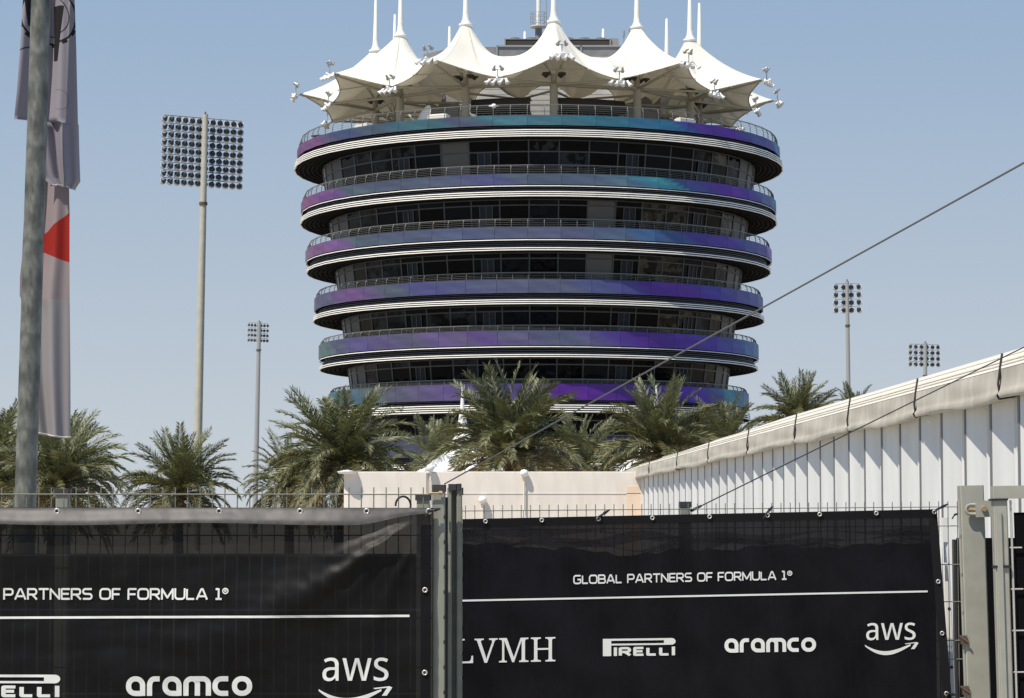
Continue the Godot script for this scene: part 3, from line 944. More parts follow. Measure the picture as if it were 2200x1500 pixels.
func build_white_tents():
	var spots := [[Vector3(-2.881, 2.817, -150.000), "white peaked marquee with a thin spire left of the tallest palm"], [Vector3(8.374, 2.817, -150.000), "white peaked marquee behind the right hand palm, against the tower"]]
	for a in spots:
		var c: Vector3 = a[0]
		var t := thing("peaked_marquee", a[1], "marquee", Vector3(c.x, 0, c.z), "white marquees by the tower")
		var st := begin()
		var prof := [[0.14, 8.75], [0.22, 8.2], [0.38, 7.5], [0.75, 6.8], [1.35, 6.1], [2.2, 5.4], [3.5, 4.7], [4.8, 4.1], [5.6, 3.8]]
		var seg := 32
		st.set_smooth_group(1)
		for k in seg:
			for i in prof.size() - 1:
				var v := []
				for q in [[k, i], [k, i + 1], [k + 1, i + 1], [k + 1, i]]:
					var ang: float = TAU * q[0] / seg
					var f: float = smoothstep(0.5, 4.0, prof[q[1]][0])
					var sq: float = 1.0 + f * (1.0 / maxf(absf(sin(ang)), absf(cos(ang))) - 1.0) * 0.85
					v.append(Vector3(sin(ang) * prof[q[1]][0] * sq, prof[q[1]][1], cos(ang) * prof[q[1]][0] * sq))
				quad(st, v[0], v[3], v[2], v[1])
		put("roof_cloth", st, M["tent_white"], t)
		var sp := begin()
		tube(sp, Vector3(0, 8.6, 0), Vector3(0, 10.15, 0), 0.15, 0.04, 10)
		put("spire", sp, M["tent_white"], t)
		var va := begin()
		for s in 4:
			box(va, Basis(Vector3.UP, s * PI / 2) * Vector3(0, 3.6, 5.2), Vector3(10.4, 0.4, 0.03), Basis(Vector3.UP, s * PI / 2))
		put("valance", va, M["tent_white"], t)
		for s in 4:
			var lg := begin()
			var d := Basis(Vector3.UP, s * PI / 2) * Vector3(5.1, 0, 5.1)
			tube(lg, d, d + Vector3(0, 3.8, 0), 0.06, 0.06, 8)
			put("leg", lg, M["white_steel"], t)

# ---------------------------------------------------------------- tent hall on the right

const HALL_DIR := Vector3(-0.03954, 0, -0.99922)   # along the hall, away from the camera
const HALL_OUT := Vector3(-0.99922, 0, 0.03954)    # out of the visible wall

func hall_at(z: float, inward: float, h: float) -> Vector3:
	# z metres ahead of the camera, "inward" metres to the right of the eaves, at height h
	return Vector3(-0.03957 * z + 5.255 + inward, h, -z)

func build_hall():
	var hall := thing("tent_hall", "long white hall with ribbed side wall and cream fabric eaves on the right", "tent hall", Vector3.ZERO)
	var z0 := 15.0
	var eave_lo := 3.003
	var eave_hi := 3.267
	var straps := [22.99, 26.83, 30.95, 35.24, 40.19, 45.51, 50.81, 56.73, 63.10]
	var z1: float = straps[straps.size() - 1]
	# wall panels with five ribs each
	var pw := 1.1
	var n := int((z1 - z0) / pw)
	var pm := begin()
	# near seam, short return, recessed web with three ribs, long slope out to the far seam
	var prof := [Vector2(0.0, 0.10), Vector2(0.03, 0.10), Vector2(0.11, 0.0)]
	for x in [0.22, 0.37, 0.52]:
		prof.append_array([Vector2(x - 0.03, 0.0), Vector2(x - 0.014, 0.022), Vector2(x + 0.014, 0.022), Vector2(x + 0.03, 0.0)])
	prof.append_array([Vector2(0.63, 0.0), Vector2(1.04, 0.10), Vector2(pw, 0.10)])
	flat(pm)
	var wall_top := eave_hi - 0.12
	for i in prof.size() - 1:
		var p: Vector2 = prof[i]
		var q: Vector2 = prof[i + 1]
		var a := HALL_DIR * p.x + HALL_OUT * p.y
		var b := HALL_DIR * q.x + HALL_OUT * q.y
		quad(pm, a, a + Vector3(0, wall_top, 0), b + Vector3(0, wall_top, 0), b)
	pm.generate_normals()
	var panel := pm.commit()
	var inset := 0.19
	for k in n:
		var o := put("wall_panel", panel, M["hall_sheet"], hall)
		var z := z0 + k * pw
		o.position = hall_at(z, inset, 0.0)
	var jn := begin()
	for k in n + 1:
		var z := z0 + k * pw
		box(jn, hall_at(z - 0.02, inset - 0.10, wall_top * 0.5), Vector3(0.014, wall_top, 0.085))
	put("panel_joints", jn, M["joint"], hall)
	var back := begin()
	flat(back)
	quad(back, hall_at(z0, inset + 0.05, 0), hall_at(z0, inset + 0.05, wall_top), hall_at(z1, inset + 0.05, wall_top), hall_at(z1, inset + 0.05, 0))
	quad(back, hall_at(z1, inset + 0.05, 0), hall_at(z1, inset + 0.05, eave_hi), hall_at(z1, 8.0, eave_hi), hall_at(z1, 8.0, 0))
	put("liner", back, M["hall_sheet"], hall)
	# roof cloth
	var rf := begin()
	rf.set_smooth_group(1)
	var ridge := eave_hi + 1.313
	var zs := 40
	for k in zs:
		var za := lerpf(z0, z1, float(k) / zs)
		var zb := lerpf(z0, z1, float(k + 1) / zs)
		var pr := [[0.0, eave_hi], [0.5, eave_hi + 0.168], [1.6, eave_hi + 0.53], [4.0, ridge], [8.2, eave_hi]]
		for i in 4:
			quad(rf, hall_at(za, pr[i][0], pr[i][1]), hall_at(zb, pr[i][0], pr[i][1]), hall_at(zb, pr[i + 1][0], pr[i + 1][1]), hall_at(za, pr[i + 1][0], pr[i + 1][1]))
	put("roof_cloth", rf, M["hall_fabric"], hall)
	# thin seams along the roof cloth
	for a in [[0.35, 0.117], [0.9, 0.300], [2.2, 0.722]]:
		var sm := begin()
		tube(sm, hall_at(z0, a[0], eave_hi + a[1] + 0.012), hall_at(z1, a[0], eave_hi + a[1] + 0.012), 0.012, 0.012, 5)
		put("roof_seam", sm, M["hall_fabric"], hall)
	# eaves: one sagging fabric panel per bay
	var rng := RandomNumberGenerator.new()
	rng.seed = 5
	var all := [z0]
	all.append_array(straps)
	for k in all.size() - 1:
		var za: float = all[k] + 0.03
		var zb: float = all[k + 1] - 0.03
		var fp := begin()
		fp.set_smooth_group(1)
		var cols := 14
		var rows := 7
		var sag := rng.randf_range(0.004, 0.03)
		var puff := rng.randf_range(0.004, 0.018)
		var ph := rng.randf_range(0, 6)
		var grid := []
		for c in cols + 1:
			var t := float(c) / cols
			var line := []
			for r in rows + 1:
				var s := float(r) / rows
				var out := puff * sin(PI * t) * sin(PI * s) + 0.010 * sin(9.0 * t + 4.0 * s + ph) * sin(PI * s)
				# hem: a rolled tube at the foot of the panel
				if s > 0.70:
					out += 0.028 * sin(PI * (s - 0.70) / 0.34)
				var h := lerpf(eave_hi - 0.005, eave_lo, s) - sag * sin(PI * t) * s + 0.012 * sin(5.0 * t + ph) * s
				line.append(hall_at(lerpf(za, zb, t), -out, h))
			grid.append(line)
		for c in cols:
			for r in rows:
				quad(fp, grid[c][r], grid[c + 1][r], grid[c + 1][r + 1], grid[c][r + 1])
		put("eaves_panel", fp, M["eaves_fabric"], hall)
		var lo := begin()
		flat(lo)
		for c in cols:
			var a: Vector3 = grid[c][rows]
			var b: Vector3 = grid[c + 1][rows]
			quad(lo, a, b, b + Vector3(inset, 0.03, 0), a + Vector3(inset, 0.03, 0))
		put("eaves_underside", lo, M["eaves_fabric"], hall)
	for z in straps:
		var sp := begin()
		path_tube(sp, [hall_at(z, 0.02, eave_hi + 0.14), hall_at(z, 0.0, eave_hi + 0.02), hall_at(z, -0.02, (eave_hi + eave_lo) * 0.5), hall_at(z, 0.0, eave_lo - 0.01)], 0.011, 6)
		box(sp, hall_at(z, 0.015, (eave_hi + eave_lo) * 0.5), Vector3(0.03, eave_hi - eave_lo, 0.035))
		put("strap", sp, M["strap"], hall)

# ---------------------------------------------------------------- beige cabin behind the fence

func build_cabin():
	var a := Vector3(-3.903, 3.130, -60.000)
	var b := Vector3(3.170, 3.119, -60.000)
	var h := a.y
	var cab := thing("site_cabin", "long pale beige cabin wall behind the fence between the palms and hall", "cabin", Vector3((a.x + b.x) * 0.5, 0, -61.5))
	var w := b.x - a.x
	var cuts := [a.x, -1.887, 0.27, b.x]
	for k in 3:
		var st := begin()
		var c0: float = cuts[k] - cab.position.x
		var c1: float = cuts[k + 1] - cab.position.x
		bevel_box(st, Vector3((c0 + c1) * 0.5, h * 0.5, 0), Vector3(c1 - c0 - 0.008, h, 3.0), 0.10 if k == 0 else 0.006)
		put("wall_section", st, M["cabin_paint"], cab)
	var rim := begin()
	box(rim, Vector3(0, h + 0.022, 1.42), Vector3(w - 0.2, 0.04, 0.12))
	put("roof_rim", rim, M["cabin_paint"], cab)
	var strip := begin()
	box(strip, Vector3(w * 0.5 - 0.27, h * 0.5 - 0.15, 1.506), Vector3(0.50, h - 0.3, 0.012))
	put("peach_strip", strip, M["peach"], cab)
	var sm := begin()
	box(sm, Vector3(0, h - 0.47, 1.506), Vector3(w - 0.3, 0.014, 0.012))
	put("seam", sm, M["cabin_paint"], cab)
	# wall lamps on short poles standing proud of the wall
	var lamps := [[-1.887, 0.12, "round white lamp on the top edge of the cabin wall near its left"], [-3.816, 0.02, "flat white lamp at the left end of the cabin roof edge"], [-0.679, -0.62, "small white lamp low on the middle of the cabin wall"], [0.28, 0.0, "thin white lamp bracket on the top edge right of the middle"]]
	for k in lamps.size():
		var L: Array = lamps[k]
		var t := thing("wall_lamp", L[2], "lamp", Vector3(L[0], h + L[1], -59.96), "lamps along the cabin wall")
		var s := begin()
		if k == 1:
			lathe(s, [Vector2(0, -0.05), Vector2(0.20, -0.03), Vector2(0.24, 0.02), Vector2(0, 0.06)], 14)
		else:
			lathe(s, [Vector2(0, -0.09), Vector2(0.07, -0.07), Vector2(0.10, 0.0), Vector2(0.07, 0.07), Vector2(0, 0.09)], 12, Vector3(0, 0, 0.05), true)
		put("shade", s, M["lamp_white"], t)
		var pz := begin()
		tube(pz, Vector3(0, 0, 0.02), Vector3(0, -0.85 if k != 1 else -0.1, 0.02), 0.022, 0.022, 6)
		put("pipe", pz, M["cabin_paint"], t)

func build_barriers():
	# dark clad barriers between the fence and the cabin
	var spec := [
		[Vector3(-2.982, 1.722, -13.200), Vector3(-0.462, 1.722, -13.200), "low black clad barrier seen through the left banner"],
		[Vector3(2.744, 1.793, -16.000), Vector3(3.444, 1.793, -16.000), "black sheet barrier behind the gate posts at the right edge"]]
	for a in spec:
		var p: Vector3 = a[0]
		var q: Vector3 = a[1]
		var t := thing("black_barrier", a[2], "barrier", Vector3((p.x + q.x) * 0.5, 0, p.z), "black barriers behind the fence")
		var st := begin()
		box(st, Vector3(0, p.y * 0.5, 0), Vector3(q.x - p.x, p.y, 0.05))
		put("sheet", st, M["black_cloth"], t)
		for s in [-0.48, 0.0, 0.48]:
			var f := begin()
			box(f, Vector3((q.x - p.x) * s, p.y * 0.5 - 0.01, -0.06), Vector3(0.06, p.y, 0.06))
			put("stay", f, M["cap"], t)

# ---------------------------------------------------------------- floodlight masts

func lamp_meshes(r: float) -> Array:
	var b := begin()
	lathe(b, [Vector2(0.0, -r * 1.15), Vector2(r * 0.35, -r * 1.1), Vector2(r * 0.5, -r * 0.75), Vector2(r * 0.9, -r * 0.2), Vector2(r, r * 0.25), Vector2(0.0, r * 0.2)], 10)
	b.generate_normals()
	var v := begin()
	lathe(v, [Vector2(r * 1.0, r * 0.25), Vector2(r * 1.08, r * 0.95)], 8, Vector3.ZERO, true, deg_to_rad(100), deg_to_rad(260))
	lathe(v, [Vector2(r * 1.0, r * 0.22), Vector2(r * 1.14, r * 0.2), Vector2(r * 1.14, r * 0.34), Vector2(r * 1.0, r * 0.3)], 10)
	v.generate_normals()
	return [b.commit(), v.commit()]

func flood_mast(lbl: String, foot: Vector3, height: float, r_top: float, r_low: float, rows: int, cols: int, px: float, py: float, yaw: float, lean: float, paint: String, lamp_r: float, first := 0.3, fan := 34.0):
	var t := thing("floodlight_mast", lbl, "floodlight mast", foot, "floodlight masts round the track")
	t.rotation.z = lean
	var pole := begin()
	tube(pole, Vector3.ZERO, Vector3(0, height, 0), r_low, r_top, 18)
	put("pole", pole, M[paint], t)
	var col := begin()
	tube(col, Vector3(0, height - rows * py - 1.75, 0), Vector3(0, height - rows * py - 1.5, 0), r_top * 1.45, r_top * 1.45, 16)
	tube(col, Vector3(0, height, 0), Vector3(0, height + 0.25, 0), r_top * 0.5, 0.04, 8)
	put("collar", col, M["rust"], t)
	var turn := Basis(Vector3.UP, yaw)
	var lm := lamp_meshes(lamp_r)
	var wide := (cols - 1) * px
	for r in rows:
		var y := height - first - r * py
		var bar := begin()
		var off := turn * Vector3(0, 0, -r_top - 0.25)
		tube(bar, off + turn * Vector3(-wide * 0.5 - 0.1, y, 0), off + turn * Vector3(wide * 0.5 + 0.1, y, 0), 0.045 * lamp_r / 0.24, 0.045 * lamp_r / 0.24, 5)
		for c in cols:
			var x := -wide * 0.5 + c * px
			tube(bar, off + turn * Vector3(x, y, 0), off + turn * Vector3(x, y - py * 0.3, -0.1), 0.02, 0.02, 4, false)
		put("crossbar", bar, M["far_steel"], t)
		for c in cols:
			var x := -wide * 0.5 + c * px
			var f := (float(c) / maxf(cols - 1, 1) - 0.5) * 2.0
			var spread := deg_to_rad(fan) * signf(f) * pow(absf(f), 2.2)
			var o := put("lamp", lm[0], M["lamp_back"], t)
			o.position = off + turn * Vector3(x, y - py * 0.42, -0.15)
			var b := turn * Basis(Vector3.UP, -spread) * Basis(Vector3.RIGHT, deg_to_rad(-118 + 5.0 * sin(c * 2.3 + r)))
			o.basis = b
			put("visor", lm[1], M["lamp_visor"], o)

func build_masts():
	flood_mast("big floodlight mast with nine rows of lamps left of the tower", Vector3(-26.24, 0, -215.0), 36.48, 0.24, 0.4, 9, 12, 0.6, 0.655, 0.42, -0.0146, "mast_paint", 0.25, 0.22)
	flood_mast("small distant floodlight mast between the big mast and the tower", Vector3(-49.65, 0, -500.0), 41.90, 0.36, 0.55, 4, 7, 0.62, 0.98, 0.35, -0.0158, "far_steel", 0.27, 0.25)
	flood_mast("floodlight mast with four rows of lamps right of the tower", Vector3(39.12, 0, -300.0), 30.61, 0.2, 0.32, 4, 4, 0.88, 0.9, -0.15, 0.0034, "far_steel", 0.3, 0.25)
	flood_mast("low distant floodlight mast just above the hall roof", Vector3(66.90, 0, -420.0), 32.07, 0.28, 0.4, 4, 6, 0.92, 0.95, 0.1, -0.0111, "far_steel", 0.33, 0.25)

# ---------------------------------------------------------------- date palms

var fronds := []

func frond_mesh(seed_: int, elev: float, droop: float, length: float, dry: float) -> ArrayMesh:
	var rng := RandomNumberGenerator.new()
	rng.seed = seed_
	var st := begin()
	flat(st)
	var n := 18
	var pts := []
	var tang := []
	var p := Vector3.ZERO
	for k in n + 1:
		var t := float(k) / n
		var a := elev - droop * pow(t, 1.6)
		var d := Vector3(cos(a), sin(a), 0)
		pts.append(p)
		tang.append(d)
		p += d * length / n
	st.set_color(Color(0.20, 0.17, 0.07).lerp(Color(0.24, 0.16, 0.08), dry))
	for k in n:
		var t := float(k) / n
		tube(st, pts[k], pts[k + 1], lerpf(0.045, 0.008, t), lerpf(0.045, 0.008, t + 1.0 / n), 3, false)
	var pairs := 62
	var twist := rng.randf_range(-0.25, 0.25)
	for k in pairs:
		var t := lerpf(0.10, 0.995, (k + rng.randf() * 0.6) / pairs)
		var i := mini(int(t * n), n - 1)
		var f := t * n - i
		var c: Vector3 = pts[i].lerp(pts[i + 1], f)
		var T: Vector3 = tang[i].lerp(tang[i + 1], f).normalized()
		var N := Vector3(-T.y, T.x, 0)
		for s: float in [-1.0, 1.0]:
			var S := (Vector3(0, 0, s) + N * twist * s).normalized()
			var size: float = length * 0.185 * lerpf(0.55, 1.0, smoothstep(0.05, 0.35, t)) * lerpf(1.0, 0.55, smoothstep(0.55, 1.0, t)) * rng.randf_range(0.8, 1.12)
			var fwd := lerpf(0.55, 1.5, t)
			var lift := rng.randf_range(0.05, 0.75)
			var d := (T * fwd + S + N * lift).normalized()
			var w := (d.cross(N + S * rng.randf_range(-0.8, 0.8))).normalized() * rng.randf_range(0.018, 0.029)
			var tip := c + d * size + Vector3(0, -0.26 * size * rng.randf(), 0)
			var mid := c + d * size * 0.45
			var g := Color(0.092, 0.116, 0.056).lerp(Color(0.28, 0.285, 0.175), rng.randf() * rng.randf() * 1.3)
			g = g.lerp(Color(0.30, 0.225, 0.115), clampf(dry + rng.randf_range(-0.12, 0.14), 0, 1))
			st.set_color(g)
			tri(st, c, mid + w, tip)
			tri(st, c, tip, mid - w)
	st.generate_normals()
	return st.commit()

func palm(lbl: String, at: Vector3, heart: float, size: float, seed_: int, count := 54, lift := 0.0):
	# heart: height of the growing point; size: scale of the fronds
	var rng := RandomNumberGenerator.new()
	rng.seed = seed_
	var t := thing("palm_tree", lbl, "palm tree", at, "date palms in front of the tower")
	var tr := begin()
	var prof := []
	var rings := int(heart / 0.22)
	for k in rings + 1:
		var h := heart * k / rings
		var r := lerpf(0.30, 0.22, float(k) / rings)
		if h > heart - 1.0:
			r += 0.12 * (1.0 - (heart - h))
		prof.append(Vector2(r, maxf(h - 0.05, 0.0)))
		prof.append(Vector2(r + 0.035, h + 0.03))
	lathe(tr, prof, 12, Vector3.ZERO, false)
	put("trunk", tr, M["bark"], t)
	# old leaf bases standing out of the top of the trunk
	var boots := begin()
	flat(boots)
	for k in 40:
		var a := k * 2.4
		var h := heart - 0.05 - 1.3 * rng.randf()
		var d := Vector3(cos(a), 0, sin(a))
		tube(boots, Vector3(0, h, 0) + d * 0.22, Vector3(0, h + 0.42, 0) + d * rng.randf_range(0.42, 0.6), 0.055, 0.025, 4)
	put("leaf_bases", boots, M["bark"], t)
	for k in count:
		var u := (k + 0.5) / count
		var klass := clampi(int(u * 8.0), 0, 7)
		var o := put("frond", fronds[klass * 3 + rng.randi() % 3], M["leaf"], t)
		o.position = Vector3(0, heart - 0.25 * u, 0)
		var tilt := rng.randf_range(-0.10, 0.10) + lift
		o.basis = Basis(Vector3.UP, k * 2.39996 + rng.randf_range(-0.25, 0.25)) * Basis(Vector3(0, 0, 1), tilt) * Basis(Vector3(1, 0, 0), rng.randf_range(-0.5, 0.5))
		o.scale = Vector3.ONE * size * rng.randf_range(0.86, 1.1)

func build_palms():
	# eight frond classes from the upright heart leaves to the dry hanging skirt
	var elevs := [84.0, 74.0, 62.0, 50.0, 37.0, 23.0, 6.0, -14.0]
	var droops := [26.0, 42.0, 60.0, 74.0, 84.0, 88.0, 82.0, 60.0]
	var dryness := [0.0, 0.02, 0.05, 0.08, 0.12, 0.18, 0.30, 0.72]
	for c in 8:
		for v in 3:
			fronds.append(frond_mesh(100 + c * 10 + v, deg_to_rad(elevs[c] + 5.0 * (v - 1)), deg_to_rad(droops[c] + 9.0 * (v - 1)), 3.9, dryness[c]))
	palm("broad leafy palm at the tower's lower left, trunk beside the cabin", Vector3(-7.47, 0, -113.0), 4.77, 0.95, 1, 92, -0.3)
	palm("tallest palm, standing before the middle of the tower", Vector3(-0.04, 0, -124.0), 5.43, 1.08, 2, 82, 0.03)
	palm("palm with upswept fronds before the tower's right half", Vector3(7.25, 0, -124.0), 5.50, 0.98, 3, 74, -0.02)
	palm("small dark palm between the two palms before the tower", Vector3(4.04, 0, -150.0), 5.51, 0.85, 4, 48, 0.0)
	palm("small palm half hidden left of the tallest palm", Vector3(-4.18, 0, -150.0), 5.51, 0.82, 5, 48, 0.0)
	palm("faint palm behind the right hand palm, at the tower's lower right edge", Vector3(13.65, 0, -165.0), 7.06, 0.9, 6, 48, 0.0)
	palm("palm against the sky above the hall roof", Vector3(20.57, 0, -185.0), 9.22, 1.06, 7, 66, -0.06)
	palm("palm tips just clearing the hall roof right of the larger palm", Vector3(25.23, 0, -190.0), 9.90, 0.72, 8, 42, 0.0)
	palm("blurred palm at the foot of the big floodlight mast", Vector3(-19.93, 0, -155.0), 4.07, 1.06, 9, 78, -0.14)
	palm("palm with near drooping fronds right of the flagpole", Vector3(-17.29, 0, -98.0), 3.50, 0.8, 10, 70, -0.16)
	palm("palm behind the flagpole palm, seen past its right side", Vector3(-25.83, 0, -150.0), 5.40, 0.94, 11, 66, -0.12)
	palm("palm cut by the left edge of the picture", Vector3(-21.97, 0, -110.0), 3.74, 0.92, 12, 68, -0.08)
	palm("low palm left of the broad leafy palm", Vector3(-13.74, 0, -160.0), 4.46, 0.92, 13, 56, -0.25)

# ---------------------------------------------------------------- flagpole and flags

func flag_image() -> ImageTexture:
	var w := 320
	var h := 1000
	var im := Image.create(w, h, false, Image.FORMAT_RGB8)
	var base := Color(0.54, 0.525, 0.565)
	im.fill(base)
	for y in h:
		for x in w:
			var px := x * 0.5 + 15.0
			var py := y * 0.5 - 80.0
			var d := Vector2(px - 106, py - 36)
			var r := d.length()
			var a := d.angle()
			var c := base
			if absf(r - 59.0) < 2.0 or (r > 57 and r < 66 and fposmod(a * 14.0 / PI, 2.0) < 0.9):
				c = Color(0.05, 0.05, 0.07)
			if absf(r - 43.0) < 1.1:
				c = Color(0.10, 0.10, 0.13)
			# dark wedge, and the dark half left of the pole
			if px > 112 and px < 138 - (py - 20) * 0.13 and py > 12 and py < 132:
				c = Color(0.03, 0.03, 0.05)
			if px < 84 and py < 62 and px > 55 + py * 0.12:
				c = Color(0.06, 0.055, 0.11)
			if absf(py - (112 - (px - 48) * 0.35)) < 1.6 and px < 76:
				c = Color(0.20, 0.19, 0.24)
			if Vector2(px - 128, py - 215).length() > 20 and Vector2(px - 128, py - 215).length() < 22.5 and px > 118:
				c = base.darkened(0.14)
			im.set_pixel(x, y, c)
	return ImageTexture.create_from_image(im)

func flag_two() -> ImageTexture:
	var w := 160
	var h := 800
	var im := Image.create(w, h, false, Image.FORMAT_RGB8)
	for y in h:
		for x in w:
			var px := x + 30.0
			var py := y + 200.0
			var c := Color(0.535, 0.525, 0.54)
			if py < 640:
				c = Color(0.54, 0.495, 0.51)
			var top := lerpf(498, 452, clampf((px - 93) / 58.0, 0, 1))
			var low := lerpf(540, 560, clampf((px - 93) / 58.0, 0, 1))
			if py > top and py < low:
				c = Color(0.56, 0.060, 0.012)
			im.set_pixel(x, y, c)
	return ImageTexture.create_from_image(im)

func cloth(called: String, lbl: String, rows: Array, tex: Texture2D, u0: float, us: float, v0: float, vs: float, depth: float, folds: float, ph: float):
	# rows: [drawing y, drawing left, drawing right, left metres, right metres, height]
	var m := mat(called, Color.WHITE, 0.85)
	m.albedo_texture = tex
	m.backlight_enabled = true
	m.backlight = Color(0.12, 0.12, 0.12).linear_to_srgb()
	var t := thing(called, lbl, "flag", Vector3(-3.92, 0, -depth), "flags hanging limp on the pole")
	var st := begin()
	st.set_smooth_group(1)
	var cols := 40
	var sub := 6
	var lines := []
	for k in rows.size() - 1:
		for s in sub:
			var f := float(s) / sub
			var line := []
			for j in 6:
				line.append(lerpf(rows[k][j], rows[k + 1][j], f))
			lines.append(line)
	lines.append(rows[rows.size() - 1])
	var grid := []
	for k in lines.size():
		var L: Array = lines[k]
		var row := []
		for c in cols + 1:
			var s := float(c) / cols
			var z := 0.06 * sin(s * folds + ph + 0.035 * k) + 0.028 * sin(s * folds * 2.3 + 0.05 * k + ph * 2.0)
			var dip := 0.02 * sin(s * folds * 0.5 + ph)
			row.append([Vector3(lerpf(L[3], L[4], s) - t.position.x, L[5] + dip, z), Vector2((lerpf(L[1], L[2], s) - u0) / us, (L[0] - v0) / vs)])
		grid.append(row)
	for k in lines.size() - 1:
		for c in cols:
			for q in [grid[k][c], grid[k][c + 1], grid[k + 1][c + 1], grid[k][c], grid[k + 1][c + 1], grid[k + 1][c]]:
				st.set_uv(q[1])
				st.add_vertex(q[0])
	put("cloth", st, m, t)
	var hem := begin()
	for c in cols:
		var r: Array = grid[lines.size() - 1]
		tube(hem, r[c][0], r[c + 1][0], 0.008, 0.008, 5, false)
	put("hem", hem, M["flag_hem"], t)

func build_flagpole():
	var pole := thing("flagpole", "thick weathered galvanised flagpole at the left edge", "flagpole", Vector3(-3.941, 0.000, -21.000))
	var a := Vector3(0.082, 6.724, 0.000)
	var b := Vector3(-0.002, 2.042, 0.000)
	var foot := b + (b - a) * (b.y / (a.y - b.y))
	var st := begin()
	tube(st, foot, a, 0.092, 0.078, 28)
	put("shaft", st, M["galvanised"], pole)
	var jn := begin()
	for f in [0.30, 0.52, 0.66]:
		var c := foot.lerp(a, f)
		var c2 := foot.lerp(a, f + 0.006)
		tube(jn, c, c2, 0.0895 - 0.014 * f, 0.0895 - 0.014 * f, 28)
	put("weld_bands", jn, M["galvanised"], pole)
	cloth("upper_flag", "grey white flag with a dark gear emblem hanging limp behind the pole", [[-75, 58, 158, -4.047, -3.659, 6.542], [0, 52, 163, -4.066, -3.636, 6.247], [100, 47, 166, -4.081, -3.619, 5.855], [200, 40, 168, -4.103, -3.607, 5.464], [262, 34, 169, -4.123, -3.600, 5.222], [266, 66, 170, -3.999, -3.596, 5.206], [330, 78, 171, -3.949, -3.590, 4.957], [385, 92, 172, -3.892, -3.583, 4.743], [402, 112, 160, -3.814, -3.629, 4.677]], flag_image(), 15.0, 160.0, -80.0, 500.0, 21.32, 8.0, 0.4)
	cloth("lower_flag", "long limp pale flag with a red patch below the gear emblem flag", [[255, 60, 150, -4.066, -3.714, 5.286], [400, 54, 150, -4.082, -3.707, 4.715], [460, 52, 151, -4.087, -3.700, 4.480], [560, 47, 151, -4.101, -3.696, 4.088], [600, 42, 151, -4.118, -3.694, 3.931], [640, 41, 151, -4.120, -3.692, 3.775], [662, 52, 151, -4.076, -3.691, 3.689], [800, 60, 152, -4.038, -3.681, 3.151], [935, 80, 152, -3.954, -3.675, 2.627]], flag_two(), 30.0, 160.0, 200.0, 800.0, 21.55, 6.0, 2.1)

# ---------------------------------------------------------------- wire mesh fences

func mesh_panel(fence: Node3D, x0: float, x1: float, step: float, top: float, rise: float, rows: Array, r: float):
	var n := int((x1 - x0) / step)
	var vs := begin()
	tube(vs, Vector3.ZERO, Vector3(0, top - 0.04, 0), r, r, 6)
	vs.generate_normals()
	var wire := vs.commit()
	for k in n + 1:
		var x := x0 + k * step
		var o := put("upright_wire", wire, M["wire"], fence)
		o.position = Vector3(x, 0.04 + rise * (x - x0), 0)
	for h in rows:
		var hs := begin()
		tube(hs, Vector3(x0 - 0.02, h, r * 1.7), Vector3(x1 + 0.02, h + rise * (x1 - x0), r * 1.7), r * 1.1, r * 1.1, 6)
		put("cross_wire", hs, M["wire"], fence)

